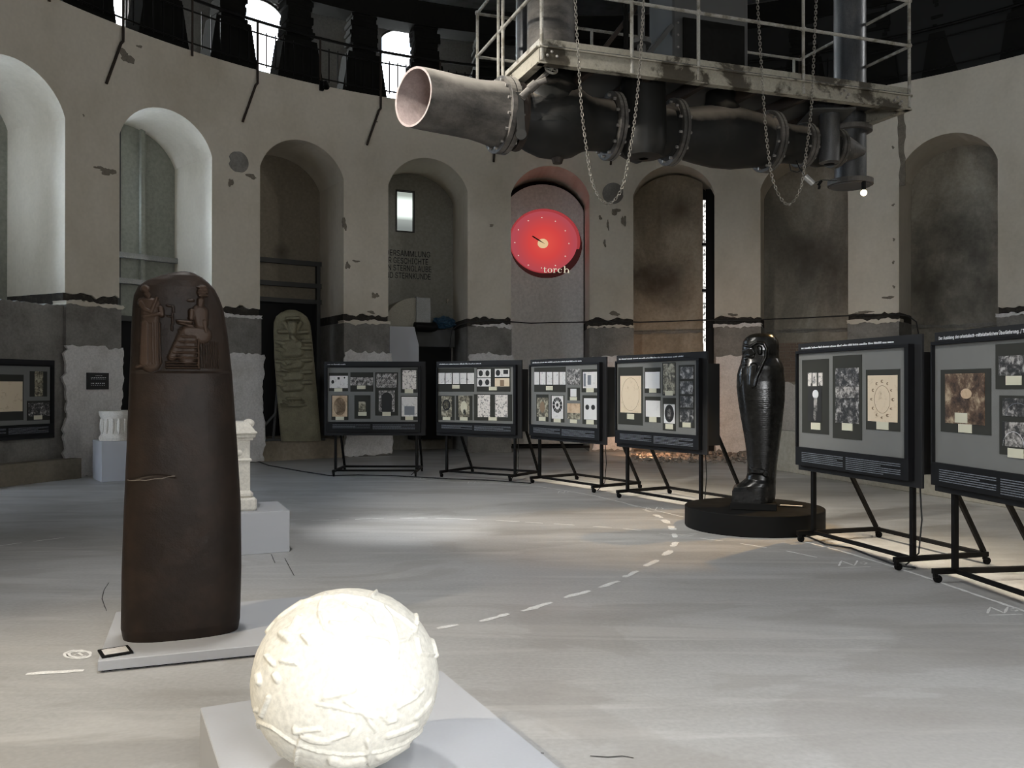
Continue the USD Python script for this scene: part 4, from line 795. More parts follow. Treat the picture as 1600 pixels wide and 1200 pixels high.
# tall dark stele on its low grey plinth
SE, SV = np.array([.93, .368, 0]), np.array([-.368, .93, 0]); SO = np.array([-2.129, 5.54, 0]); SS = 1340 / 5.36
def sz(y): return .072 + (1001 - y) / SS
ST = [(1001, 198, 371, .19), (985, 195, 374, .20), (900, 196, 376, .205), (800, 199, 375, .205), (700, 203, 369, .20), (585, 207, 361, .19), (520, 209, 354, .18), (480, 211, 347.5, .175), (462, 213, 341, .172), (448, 219, 334, .168), (438, 231, 325, .162), (430, 250, 315, .15), (425, 268, 305, .13), (422.5, 280, 297, .10), (422, 284, 293, .02)]
rows = [(sz(y), (a - 285) / SS, (b - 285) / SS, d) for y, a, b, d in ST]
cc = lambda x, y: ((190 + x / 6.3 - 285) / SS, sz(410 + y / 6.3))
def cap(x0, y0, r0, x1, y1, r1, h): a, b = cc(x0, y0), cc(x1, y1); k = 1 / 6.3 / SS; return (a[0], a[1], r0 * k, b[0], b[1], r1 * k, h)
FIG = [cap(245, 275, 38, 262, 285, 36, .030), cap(270, 330, 32, 285, 350, 26, .022), cap(235, 415, 55, 330, 430, 60, .026), cap(290, 470, 85, 300, 560, 85, .026), cap(215, 420, 30, 250, 480, 26, .034), cap(250, 480, 24, 310, 505, 20, .036),
       cap(310, 510, 20, 352, 400, 16, .040), cap(352, 395, 16, 362, 370, 14, .040), cap(240, 555, 15, 385, 525, 18, .040), cap(395, 470, 26, 405, 530, 26, .030), cap(300, 600, 88, 305, 1000, 96, .022), cap(250, 620, 38, 245, 1000, 46, .030), cap(180, 1045, 16, 290, 1010, 22, .026)]
FIG += [cap(320 + 22 * j, 610, 6, 325 + 24 * j, 1010, 6, .027) for j in range(4)]
FIG += [cap(775, 300, 48, 790, 270, 52, .024), cap(765, 380, 34, 760, 420, 30, .026), cap(760, 500, 80, 770, 600, 66, .026), cap(680, 490, 26, 675, 560, 24, .034), cap(675, 600, 16, 550, 590, 10, .030), cap(690, 635, 14, 560, 610, 9, .026), cap(800, 590, 24, 815, 690, 14, .032),
        cap(640, 690, 60, 780, 720, 90, .024), cap(610, 700, 44, 500, 950, 40, .020), cap(680, 720, 60, 640, 930, 90, .020), cap(745, 770, 12, 745, 1050, 12, .030), cap(510, 440, 5, 500, 680, 5, .014), cap(455, 440, 8, 495, 445, 5, .012), cap(455, 540, 6, 500, 552, 5, .012), cap(690, 380, 14, 650, 385, 10, .012)]
FIG += [cap(735 + 4 * j, 250 + 28 * j, 7, 815 + 4 * j, 235 + 30 * j, 8, .034) for j in range(4)]
FIG += [cap(600 - 28 * j, 745 + 52 * j, 9, 715 + 4 * j, 745 + 52 * j, 9, .032) for j in range(5)]
FIG += [cap(450, 1000 + 26 * j, 8, 735, 1000 + 26 * j, 8, .020) for j in range(3)] + [cap(770 + 22 * j, 790, 5, 775 + 23 * j, 1045, 5, .012) for j in range(8)]
ZR = sz(582)
def stele_relief(X, Z):
    h = capsules(X, Z, FIG)
    ground = .012 * np.clip((ZR - Z) / .012, 0, 1)
    tx = .0007 * np.sign(np.sin(Z * 190)) * (meshkit.noise(np.stack([X * 150, Z * 60, 0 * X], -1), 4) > .45) * ((Z < ZR - .02) & (Z > .55))
    crk = -.008 * np.exp(-((Z - sz(748) + .02 * np.sin(X * 14 + .6)) / .004) ** 2) * (X < (275 - 285) / SS)
    return h + ground + 0 * tx + .004 * (meshkit.fbm(np.stack([X * 14, Z * 14, 0 * X], -1), 3, 2) - .5) + crk
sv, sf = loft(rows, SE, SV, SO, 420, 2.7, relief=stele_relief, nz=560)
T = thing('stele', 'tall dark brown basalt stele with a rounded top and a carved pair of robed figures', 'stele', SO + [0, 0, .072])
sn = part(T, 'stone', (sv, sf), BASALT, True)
lx_, lz2 = (sv - SO) @ SE, sv[:, 2]; relief_tone = np.clip(capsules(lx_, lz2, FIG) / .030, 0, 1) * (((sv - SO) @ SV) < 0)  # lighter brown on the raised figures, following the relief height
UsdGeom.PrimvarsAPI(sn.prim()).CreatePrimvar('relief_tone', Sdf.ValueTypeNames.FloatArray, 'vertex').Set([float(q) for q in relief_tone])
ys = (sv - SO) @ SV; px_ = []
for q in range(16):
    x = (205 + 69 * q / 15 - 285) / SS; z = sz(751 - 6.5 * (q / 15) ** 2 + .5 * math.sin(q * 1.3)); k = np.argmin((lx_ - x) ** 2 + (lz2 - z) ** 2 + 10 * (ys > -.06)); px_.append(SO + SE * x + SV * (ys[k] - .0005) + [0, 0, z])
part(T, 'pale_crack', tube(px_, .0026, 5), CHIPL, label='thin pale crack across the lower stone')
pl = thing('low_plinth', 'low pale grey plinth under the tall dark stele', 'plinth', SO)
p0, p1 = floor_at(153, 1052), floor_at(405, 1026); pf = frame(p0, p1 - p0)
Lp = 1.42
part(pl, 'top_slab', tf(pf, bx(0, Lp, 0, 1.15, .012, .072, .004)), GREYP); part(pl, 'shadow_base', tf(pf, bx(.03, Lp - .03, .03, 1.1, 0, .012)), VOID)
lb = thing('label_card', 'small white label in a black frame on the low plinth before the stele', 'label', SO)
q0, q1 = floor_at(160, 1029, .072), floor_at(209, 1021, .072); lf = frame(q0 * [1, 1, 0], q1 - q0); LL = np.linalg.norm(q1 - q0)
part(lb, 'black_frame', [tf(lf, bx(0, LL, 0, .16, .073, .085, .002))], STEEL_BLACK); part(lb, 'card', tf(lf, bx(.018, LL - .018, .02, .14, .085, .0865)), WHITEP)

# white globe with raised figures on the near plinth
GC, GR, GZ = np.array([(541 - 800) / F * 3.12, 3.12, 1.65 - (1059 - HY) * 3.12 / F]), .334, .317
dv = GC - np.array([0, 0, H]); dv /= np.linalg.norm(dv); gx = np.cross(dv, [0, 0, 1.0]); gx /= np.linalg.norm(gx); gy = np.cross(gx, dv)
ico = trimesh.creation.icosphere(6, 1.0); gv = np.array(ico.vertices); gf = np.array(ico.faces)
U, V, Dn = gv @ gx, gv @ gy, -(gv @ dv)
def gp(x, y): return ((360 + x / 3.333 - 541) / 143.5, -((840 + y / 3.333) - 1059) / 137.0)
def gcap(pts, r, h): 
    o = []
    for (x0, y0), (x1, y1) in zip(pts[:-1], pts[1:]):
        a, b = gp(x0, y0), gp(x1, y1); o.append((a[0], a[1], r / 480, b[0], b[1], r / 480, h))
    return o
GCAPS = []
for pts, r, h in (
    ([(385, 345), (470, 332), (580, 330), (700, 350), (800, 395), (880, 455), (950, 510)], 9, .010), ([(385, 340), (300, 390), (240, 430), (200, 480)], 9, .010),
    ([(185, 905), (260, 930), (360, 1000), (480, 1045), (620, 1070), (760, 1070), (880, 1050), (1000, 1000), (1060, 900)], 8, .010),
    ([(180, 1000), (260, 1080), (380, 1140), (500, 1165), (600, 1168)], 9, .010),
    ([(500, 310), (475, 360), (472, 420), (500, 490), (550, 520)], 8, .009), ([(770, 290), (720, 350), (670, 415)], 8, .010), ([(670, 415), (620, 400), (595, 375)], 10, .012), ([(670, 415), (720, 450), (742, 490)], 10, .012),
    ([(530, 465), (580, 475), (640, 470), (700, 500), (735, 480)], 12, .012), ([(640, 470), (660, 450)], 10, .010), ([(780, 395), (820, 450), (840, 520), (848, 580), (845, 650)], 10, .012), ([(848, 575), (900, 560), (945, 520)], 12, .012),
    ([(925, 350), (970, 400), (960, 490), (945, 530)], 9, .012), ([(960, 400), (1010, 450), (1050, 540), (1060, 650)], 9, .012), ([(955, 560), (965, 630), (1040, 640)], 12, .010), ([(700, 550), (770, 560), (800, 575)], 12, .010),
    ([(370, 430), (350, 480), (290, 500), (330, 530)], 22, .013), ([(400, 520), (430, 555)], 14, .012), ([(300, 630), (370, 645)], 12, .010), ([(220, 600), (260, 640)], 14, .010), ([(180, 690), (190, 720)], 20, .010), ([(270, 690), (285, 715)], 18, .010),
    ([(240, 790), (220, 830), (200, 870)], 16, .012), ([(170, 850), (180, 850)], 14, .010), ([(470, 830), (560, 850), (680, 885), (730, 910)], 8, .009), ([(600, 825), (680, 880), (740, 970)], 9, .010), ([(500, 805), (560, 795), (640, 780)], 14, .010),
    ([(365, 930), (370, 950), (480, 940)], 14, .012), ([(410, 970), (450, 990), (520, 1000)], 22, .012), ([(480, 1000), (560, 985), (610, 970), (630, 940)], 14, .013), ([(770, 900), (800, 935), (830, 930)], 14, .012), ([(700, 1010), (712, 1060)], 14, .012),
    ([(920, 790), (950, 810)], 14, .008), ([(400, 965), (375, 1030), (355, 1160)], 8, .011), ([(180, 905), (170, 985)], 8, .011), ([(540, 1090), (600, 1120), (680, 1110)], 30, .016), ([(590, 1150), (680, 1165)], 26, .014), ([(760, 1100), (830, 1090), (900, 1060)], 22, .013), ([(250, 1070), (275, 1085)], 34, .014), ([(700, 1060), (715, 1130)], 12, .012),
    ([(850, 870), (930, 840), (980, 800)], 9, .008), ([(940, 930), (990, 900), (1030, 860)], 20, .010), ([(800, 1000), (860, 990), (940, 970)], 20, .010)):
    GCAPS += gcap(pts, r, h)
hgt = capsules(U, V, [(*c[:2], c[2] * .72, *c[3:5], c[5] * .72, c[6] * (.72 if c[1] < 0 else 1.0)) for c in GCAPS]) * (Dn > -.05)
hgt = hgt + .010 * np.clip(meshkit.fbm(gv * 6, 3, 3) - .55, 0, 1) * (Dn > 0) + .012 * capsules(np.arcsin(np.clip(gv[:, 2], -1, 1)), np.mod(np.arctan2(gv[:, 1], gv[:, 0]), .7), [(-.9, .35, .018, .9, .35, .018, .3)]) * (Dn <= -.05)
gv2 = gv * (1 + hgt[:, None] / GR)
T = thing('relief_globe', 'large white globe covered in raised figures and bands, brightly lit in the foreground', 'globe', GC - [0, 0, GZ])
part(T, 'sphere', (gv2 * [GR, GR, GZ] + GC, gf), GYPSUM, True)
pt = GC[2] - GZ - .001
PLc = floor_at(313, 1105, pt), floor_at(690, 1047, pt); gm = frame(PLc[0] * [1, 1, 0], PLc[1] - PLc[0]); S1 = np.linalg.norm(PLc[1] - PLc[0])
gp_ = thing('foreground_plinth', 'pale grey square plinth under the white globe in the foreground', 'plinth', GC * [1, 1, 0])
part(gp_, 'plinth_body', tf(gm, bx(0, S1, -1.26, 0, 0, pt, .004)), GREYP)

# marble altar and its plinth behind the stele
af = frame(floor_at(453, 862), (.915, .40))
A_ = thing('altar_plinth', 'grey box plinth behind the tall stele carrying the cream altar', 'plinth', (af @ [-.45, .38, 0, 1])[:3])
part(A_, 'plinth_body', tf(af, bx(-.95, 0, 0, .78, 0, .412, .004)), GREYP)
T = thing('altar', 'cream stone altar with a moulded top, half hidden behind the tall stele', 'altar', (af @ [-.55, .38, .412, 1])[:3])
def slab(x0, x1, y0, y1, z0, z1, c=.008): return tf(af, bx(x0, x1, y0, y1, z0, z1, c))
ax0, ax1, ay0, ay1 = -.84, -.31, .14, .60
za = .412
part(T, 'foot', [slab(ax0 - .01, ax1 + .01, ay0 - .01, ay1, za, za + .13, .02), slab(ax0 + .02, ax1 - .02, ay0 + .02, ay1 - .02, za + .12, za + .20, .03)], MARBLE)
part(T, 'shaft', [slab(ax0 + .05, ax1 - .05, ay0 + .05, ay1 - .05, za + .18, za + .71)], MARBLE)
part(T, 'relief_field', [tf(af, VF(manifold3d.Manifold.hull_points(np.array(ball((ax1 - .16 - .05 * q, ay0 + .05, za + .58 - .035 * (q % 3)), .035, 1, (1, .5, 1))[0])))) for q in range(6)], MARBLE)
for q, (o_, z0, z1) in enumerate(((.035, .49, .52), (.02, .70, .73), (.0, .73, .765), (-.015, .765, .79))): part(T, 'moulding', slab(ax0 + o_, ax1 - o_, ay0 + o_, ay1 - o_, za + z0, za + z1, .01), MARBLE)
part(T, 'crown', [tf(af, VF(manifold3d.Manifold.hull_points(np.array([(ax0, ay0, za + .79), (ax1, ay0, za + .79), (ax1, ay1, za + .79), (ax0, ay1, za + .79), (ax0 + .05, ay0 + .05, za + .885), (ax1 - .07, ay0 + .05, za + .885), (ax1 - .07, ay1 - .05, za + .885), (ax0 + .05, ay1 - .05, za + .885)])))), tf(af, ball((ax1 - .06, ay0 + .1, za + .87), .045, 2, (1.3, 1, 1)))], MARBLE)
# fluted drum on the plinth by the left pier
df = frame(floor_at(159, 753.5), (.86, .51))
T = thing('drum_plinth', 'grey box plinth by the left pier carrying the white fluted drum', 'plinth', (df @ [.3, .3, 0, 1])[:3])
part(T, 'plinth_body', tf(frame(floor_at(159, 753.5), (.80, .60)), bx(0, .75, 0, .75, 0, .70, .004)), GREYP)
dc = (frame(floor_at(159, 753.5), (.80, .60)) @ [.30, .36, .70, 1])[:3]
T = thing('fluted_drum', 'white round fluted altar drum standing on a grey plinth at the left pier', 'altar', dc)
dv_, df_ = lathe([(0, 0), (0, .265), (.05, .275), (.09, .25), (.13, .232), (.38, .225), (.42, .255), (.46, .27), (.52, .272), (.53, .25), (.53, 0)], dc, (0, 0, 1), 96)
part(T, 'drum', (dv_, df_), MARBLE, 40)
for q in range(14):
    a = 2 * PI * q / 14; part(T, 'rib', tube([dc + [.228 * math.cos(a), .228 * math.sin(a), z] for z in (.12, .2, .3, .385)], [.012, .03, .032, .02], 8), MARBLE, True)
# carved slab leaning in the second niche
lo = np.array([(470 - 800) / F * 18.9, 18.9, .455]); lsx = 1340 / 18.9
LE, LV = np.array([.97, .24, 0]), np.array([-.24, .97, 0])
def lz_(y): return (690 - y) / lsx
LR = [(690, -30, 31, .16), (620, -31, 30, .16), (560, -31, 29, .16), (520, -29.5, 28, .155), (505, -28, 27, .15), (496, -24, 23, .13), (490, -17, 16, .10), (486, -8, 8, .05), (485, -3, 3, .02)]
rr_ = [(lz_(y), a / lsx + (690 - y) / 205 * -.20, b / lsx + (690 - y) / 205 * -.20, d) for y, a, b, d in LR]
rg = random.Random(3); LC = []
def lcap(x0, y0, r0, x1, y1, r1, h):      # crop pixels of the 3.75x view at (360, 440)
    q = lambda x, y: ((360 + x / 3.75 - 470) / lsx, lz_(440 + y / 3.75)); a, b = q(x0, y0), q(x1, y1); k = 1 / 3.75 / lsx; return (a[0], a[1], r0 * k, b[0], b[1], r1 * k, h)
LC = [lcap(365, 265, 30, 368, 300, 24, .10), lcap(320, 250, 14, 345, 285, 14, .06), lcap(410, 250, 14, 392, 285, 14, .06), lcap(335, 225, 10, 400, 222, 10, .06), lcap(290, 300, 12, 340, 300, 14, .05), lcap(390, 305, 12, 450, 300, 12, .05), lcap(365, 330, 16, 380, 350, 16, .05)]
for y in (360, 400, 470, 540, 600): LC += [lcap(275, y, 10, 320, y + 10, 12, .045), lcap(420, y - 5, 12, 470, y - 8, 12, .045), lcap(330, y + 20, 30, 400, y + 15, 30, .035)]
LC += [lcap(300, 475, 8, 330, 495, 8, .05), lcap(345, 490, 8, 372, 470, 8, .05), lcap(300, 520, 7, 345, 530, 7, .05), lcap(335, 690, 6, 410, 690, 6, .04), lcap(335, 715, 6, 410, 715, 6, .04)] + [lcap(370, 730, 6, 370 + 70 * math.cos(a), 730 - 45 * math.sin(a), 6, .035) for a in np.linspace(.1, 3.0, 7)]
def slab_relief(X, Z): return 2.2 * capsules(X, Z, LC) + .03 * (meshkit.fbm(np.stack([X * 6, Z * 6, 0 * X], -1), 3, 8) - .5)
T = thing('carved_slab', 'tall tan carved stone slab with a rounded top leaning in a niche', 'carved slab', lo)
part(T, 'stone', loft(rr_, LE, LV, lo, 180, 3.0, relief=slab_relief, nz=260), TANSTONE, True)
part(T, 'support_strut', [bar(lo + [-.62, .05, .02], lo + [-.56, .3, 1.6], .05), bar(lo + [-.85, .0, .28], lo + [-.58, .1, .62], .05), bar(lo + [-.9, 0, .025], lo + [.5, .2, .025], .05)], DARKGREY)
# black statue on its round plinth
SC = np.array([2.86, 10.15, 0]); PZ = .24
T = thing('round_plinth', 'low round black plinth under the black standing statue', 'plinth', SC)
part(T, 'plinth_body', lathe([(0, 0), (0, .795), (.012, .80), (PZ - .008, .80), (PZ, .792), (PZ, 0)], SC, (0, 0, 1), 96), BLACKP, 30)
so = np.array([(1182 - 800) / F * 9.98, 9.98, PZ]); ss = 1340 / 9.98
EX, EV = np.array([.963, -.27, 0]), np.array([.27, .963, 0])
def yz(y): return (798 - y) / ss
SO_ = [(788, 1146, 1209, .20), (775, 1146, 1210.5, .20), (767, 1148, 1210.5, .20), (762, 1153, 1210.5, .20), (757, 1160, 1211, .19), (752, 1165.5, 1211, .17), (745, 1167.5, 1211.5, .165), (730, 1168, 1212.5, .17), (710, 1166.5, 1215, .18), (690, 1164, 1217.5, .19), (670, 1160.5, 1220, .20), (650, 1157, 1222, .21), (630, 1154, 1224, .215), (610, 1152, 1224.5, .215), (600, 1152, 1224.5, .21), (590, 1152.5, 1223, .20), (582, 1154.5, 1223, .19), (576, 1156.5, 1222, .185), (570, 1158.5, 1219.5, .172), (564.5, 1159.5, 1216.5, .16), (560, 1160.2, 1215.6, .155),
       (552, 1159.8, 1216, .16), (543, 1160.5, 1215.8, .16), (537, 1162, 1214.5, .155), (532, 1165.5, 1212, .145), (528, 1171, 1208, .115), (526, 1176, 1201, .08), (525, 1181, 1196, .05), (524.8, 1186, 1191, .01)]
rows = [(yz(y), (a - 1182) / ss, (b - 1182) / ss, d) for y, a, b, d in SO_]
def scap(x0, y0, r0, x1, y1, r1, h):      # crop pixels of the 3.43x view at (1100, 510)
    q = lambda x, y: ((1100 + x / 3.43 - 1182) / ss, yz(510 + y / 3.43)); a, b = q(x0, y0), q(x1, y1); k = 1 / 3.43 / ss; return (a[0], a[1], r0 * k, b[0], b[1], r1 * k, h)
def scap2(x0, y0, r0, x1, y1, r1, h):     # crop pixels of the 6.1x view at (1117, 500)
    q = lambda x, y: ((1117 + x / 6.1 - 1182) / ss, yz(500 + y / 6.1)); a, b = q(x0, y0), q(x1, y1); k = 1 / 6.1 / ss; return (a[0], a[1], r0 * k, b[0], b[1], r1 * k, h)
SCAP = [scap2(*c) for c in [(345, 282, 11, 400, 247, 12, .040), (400, 247, 12, 462, 255, 12, .044), (462, 255, 12, 486, 300, 12, .046), (486, 300, 12, 480, 385, 12, .046), (480, 385, 12, 440, 475, 12, .044), (440, 475, 12, 400, 565, 12, .042), (400, 565, 12, 380, 650, 12, .040),
    (268, 262, 9, 345, 285, 10, .028), (425, 300, 22, 428, 345, 18, .030), (425, 305, 10, 428, 335, 8, .014), (340, 330, 42, 350, 360, 34, .018), (278, 318, 12, 318, 312, 9, .026), (262, 318, 14, 258, 348, 17, .036), (270, 372, 8, 335, 368, 8, .030), (335, 368, 8, 380, 345, 7, .034), (268, 392, 10, 300, 395, 10, .028), (285, 412, 12, 292, 450, 10, .034),
    (372, 470, 34, 358, 640, 34, .024), (330, 490, 16, 325, 640, 12, .006), (245, 470, 24, 238, 640, 26, .024)]] + [scap(240, 780, 18, 310, 785, 14, .026), scap(310, 785, 14, 330, 800, 14, .020)]
def statue_relief(X, Z):
    t = .0005 * np.sign(np.sin(Z * 260)) * (meshkit.noise(np.stack([X * 120, Z * 70, 0 * X], -1), 7) > .5) * (Z < yz(612)) * (Z > yz(740))
    low = np.where((Z > yz(612)) & (Z < yz(572)) & (X > (1178 - 1182) / ss), 0, 0)
    return capsules(X, Z, SCAP) + t + low
T = thing('statue', 'glossy black standing mummy-shaped statue with a striped head cloth on a round plinth', 'statue', so)
part(T, 'figure', loft(rows, EX, EV, so, 300, 2.3, relief=statue_relief, nz=420), BLACKSTONE, True)
fm = frame(so, EX); part(T, 'foot_block', tf(fm, VF(manifold3d.Manifold.hull_points(np.array([(x, y, z) for x in ((1145.5 - 1182) / ss, (1188 - 1182) / ss) for y in (-.20, .17) for z in (yz(789), yz(770))] + [(x, y, yz(764)) for x in ((1149 - 1182) / ss, (1186 - 1182) / ss) for y in (-.18, .15)])))), BLACKSTONE)
part(T, 'base_slab', tf(fm, bx((1143 - 1182) / ss, (1211.5 - 1182) / ss, -.21, .20, 0, yz(787), .006)), BLACKP)
T = thing('label_card', 'small framed label lying on the round black plinth beside the statue', 'label', floor_at(1238, 792, PZ))
c = floor_at(1236, 791.5, PZ); c = c * [1, 1, 0]; cf_ = frame(c, (.93, -.36)); part(T, 'black_frame', tf(cf_, bx(-.15, .15, -.05, .07, PZ - c[2] + 0, PZ - c[2] + .012, .002)), STEEL_BLACK); part(T, 'card', tf(cf_, bx(-.125, .125, -.03, .05, PZ - c[2] + .012, PZ - c[2] + .0135)), WHITEP)

# projected clock face and word on the smooth board of the fifth niche
pr_r = R + 1.245
tq, dq = hit(851, pr_r); cz_ = z_at(376.5, dq); kpx = dq / F
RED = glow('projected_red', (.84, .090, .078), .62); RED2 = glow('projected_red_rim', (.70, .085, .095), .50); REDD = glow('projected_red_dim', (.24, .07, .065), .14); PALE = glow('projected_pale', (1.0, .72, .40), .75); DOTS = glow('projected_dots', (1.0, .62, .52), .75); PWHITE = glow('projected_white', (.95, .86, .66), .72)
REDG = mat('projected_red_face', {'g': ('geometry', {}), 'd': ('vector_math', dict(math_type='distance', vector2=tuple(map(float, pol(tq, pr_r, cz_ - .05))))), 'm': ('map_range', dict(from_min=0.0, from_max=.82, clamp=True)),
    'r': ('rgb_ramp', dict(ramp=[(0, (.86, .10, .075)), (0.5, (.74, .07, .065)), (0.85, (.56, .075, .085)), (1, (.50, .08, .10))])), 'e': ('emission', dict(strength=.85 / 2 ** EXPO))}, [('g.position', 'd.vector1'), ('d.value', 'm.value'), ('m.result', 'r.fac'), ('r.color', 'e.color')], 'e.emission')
T = thing('projected_clock', 'red clock face with pale dots and the word torch projected on an arched niche board', 'projection', pol(tq, pr_r, cz_))
def disc(shape, lift): return warp(affinity.scale(shape, kpx, kpx, origin=(0, 0)).__class__(affinity.translate(affinity.scale(shape, kpx, kpx, origin=(0, 0)), 0, cz_)) if False else affinity.translate(affinity.scale(shape, kpx, kpx, origin=(0, 0)), 0, cz_), pr_r - lift, pr_r - lift + .002, tq, .2)
lim = sbox(-51, -90, 90, 90)
part(T, 'dim_rim', disc(Point(2, -7).buffer(51, 32).intersection(lim), .000), REDD)
part(T, 'rim', disc(Point(0, 0).buffer(50.5, 32).intersection(lim).difference(affinity.translate(sbox(20, -60, 60, -12), 0, 0)), .003), RED2)
part(T, 'face', disc(Point(-1, -1).buffer(47.5, 32).intersection(lim), .006), REDG)
part(T, 'centre_dot', disc(Point(-2.5, -4).buffer(7.5), .009), PALE)
part(T, 'pointer', disc(unary_union([Polygon([(-1, -3), (1, -5), (-8, 2), (-17, 8), (-18, 6.5), (-10, 1)])]), .012), INK)
for q in range(12):
    a = 2 * PI * q / 12
    if q == 6: continue
    part(T, 'hour_dot', disc(Point(-4 + 38.5 * math.sin(a), -3.5 + 40 * math.cos(a)).buffer(1.0, 4), .009), DOTS)
def serif_word():
    g = []
    def st(x, y0, y1, w=1.5): g.append(sbox(x - w / 2, y0, x + w / 2, y1)); 
    def sf_(x, y, w=3.2): g.append(sbox(x - w / 2, y, x + w / 2, y + .55))
    st(1.6, .3, 8.5); g.append(sbox(-.2, 6.1, 4.2, 6.7)); g.append(LineString([(1.9, 1.2), (2.6, .4), (3.6, .5), (4.2, 1.2)]).buffer(.38))          # t
    o = affinity.translate(affinity.scale(Point(0, 0).buffer(1, 24), 3.4, 3.4), 9, 3.4); g.append(o.difference(affinity.translate(affinity.scale(Point(0, 0).buffer(1, 24), 1.75, 2.9), 9, 3.4)))  # o
    st(15, .2, 6.6); sf_(15, 0); sf_(14.4, 6.1, 2.2); g.append(LineString([(15.4, 4.6), (16.6, 6.2), (18, 6.2)]).buffer(.5)); g.append(Point(18.1, 5.8).buffer(.8))   # r
    c_ = affinity.translate(affinity.scale(Point(0, 0).buffer(1, 24), 3.2, 3.4), 23, 3.4); g.append(c_.difference(affinity.translate(affinity.scale(Point(0, 0).buffer(1, 24), 1.9, 2.9), 23.6, 3.4)).difference(sbox(24, 1.8, 28, 4.8))); g.append(Point(25.2, 5).buffer(.8))  # c
    st(30, .2, 10.5); sf_(30, 0); sf_(29.3, 10, 2.2); st(35.2, .2, 5); sf_(35.2, 0); g.append(LineString([(30.6, 4.9), (32, 6.2), (33.8, 6.3), (35.2, 4.8)]).buffer(.45))   # h
    g.append(Point(-3.2, 7.3).buffer(.85))
    return unary_union(g)
part(T, 'word_torch', disc(affinity.translate(serif_word(), -1.5, -49.5), .013), PWHITE)
spot_light('projector_spill', (0.9, 11.2, 5.9), pol(tq, R + .9, 7.15), .05, 70.0, (1.0, .12, .10), 5.5, .5)

# ducts and sheeting in the fourth niche
t3 = niche_t(3)
def nw(x, z, r): return pol(t3 + x / R, r, z)
def xs3(px, r): return (hit(px, r)[0] - t3) * R
rd = R + .55; tD, dD = hit(650, rd)
T = AD = thing('air_duct', 'curved beige air duct with steel outlet in the niche below the wall lettering', 'duct', nw(xs3(640, rd), z_at(512, dD), rd))
qz = z_at(512, dD); rad = z_at(465, dD) - qz; xr = xs3(651, rd)
part(T, 'quarter_bend', warp(Polygon([(xr, qz)] + [(xr - rad * 1.05 * math.sin(a), qz + rad * math.cos(a)) for a in np.linspace(0, PI / 2, 20)]), rd, rd + .7, t3, .2), DUCTM)
part(T, 'steel_outlet', warp(sbox(xr, qz + .01, xr + (xs3(672, rd) - xr), qz + rad), rd - .03, rd + .6, t3, .3), STEELG)
part(T, 'flange_rim', warp(sbox(xr - .02, qz, xr + .03, qz + rad + .02), rd - .05, rd + .62, t3, .3), STEELG)
part(T, 'lower_box', warp(Polygon([(xs3(604, rd), qz - .0), (xs3(643, rd), qz), (xs3(650, rd), qz - .45), (xs3(650, rd), 1.2), (xs3(604, rd), 1.2)]), rd - .25, rd + .7, t3, .4), GREYP)
T = thing('service_shelf', 'dark grey shelf spanning the niche behind the air duct', 'shelf', nw(.3, 2.7, rd))
part(T, 'front', warp(sbox(xs3(653, rd), z_at(541, dD), xs3(712, rd), z_at(514, dD)), rd + .1, rd + .8, t3, .4), DARKGREY)
part(wall, 'dark_space', warp(sbox(xs3(652, rd), .3, xs3(712, rd), z_at(541, dD)), rd + .5, rd + .9, t3, .4), VOID)
part(AD, 'outlet_hose', tube([nw(xs3(646, rd), z_at(508, dD) - .05, rd - .1), nw(xs3(672, rd), z_at(508, dD) - .05, rd - .06), nw(xs3(679, rd), z_at(507, dD) - .04, rd + .0)], .12, 14), STEEL_BLACK, 40, label='short black hose')
bv, bf = VF(trimesh.creation.icosphere(4, 1.0)); bn_ = meshkit.fbm(bv * 3.2, 4, 6)
bv = bv * (.55 + .9 * bn_)[:, None]
T = thing('blue_sheet', 'crumpled blue plastic sheet on the shelf in the niche under the wall lettering', 'plastic sheet', nw(xs3(694, rd), z_at(512, dD), rd))
part(T, 'sheet', (bv * [.28, .18, .15] + nw(xs3(697, rd), z_at(502, dD), rd + .25), bf), BLUE)
# small sign on the left pier
ts_, ds_ = hit(152, R - .09)
T = thing('wall_sign', 'small black sign with rows of white marks on the left white pier', 'sign', pol(ts_, R - .1, z_at(595, ds_)))
sw, sh_ = 34 * ds_ / F / 1.15 * 1.25, 26 * ds_ / F
zc = z_at(595.5, ds_)
part(T, 'plate', warp(sbox(-sw / 2, zc - sh_ / 2, sw / 2, zc + sh_ / 2), R - .115, R - .085, ts_), INK)
rg = random.Random(8); ms = []
for row, (zz_, hh) in enumerate(((.33, .025), (.22, .05), (.13, .02), (-.13, .055), (-.25, .02))):
    x = -.34 if row else -.12
    while x < (.34 if row else .14):
        w_ = rg.uniform(.03, .07); ms.append(warp(sbox(x * sw, zc + (zz_ - hh / 2) * sh_, (x + w_) * sw, zc + (zz_ + hh / 2) * sh_), R - .1175, R - .113, ts_, 2)); x += w_ + .035
part(T, 'white_marks', ms, PRINTW)

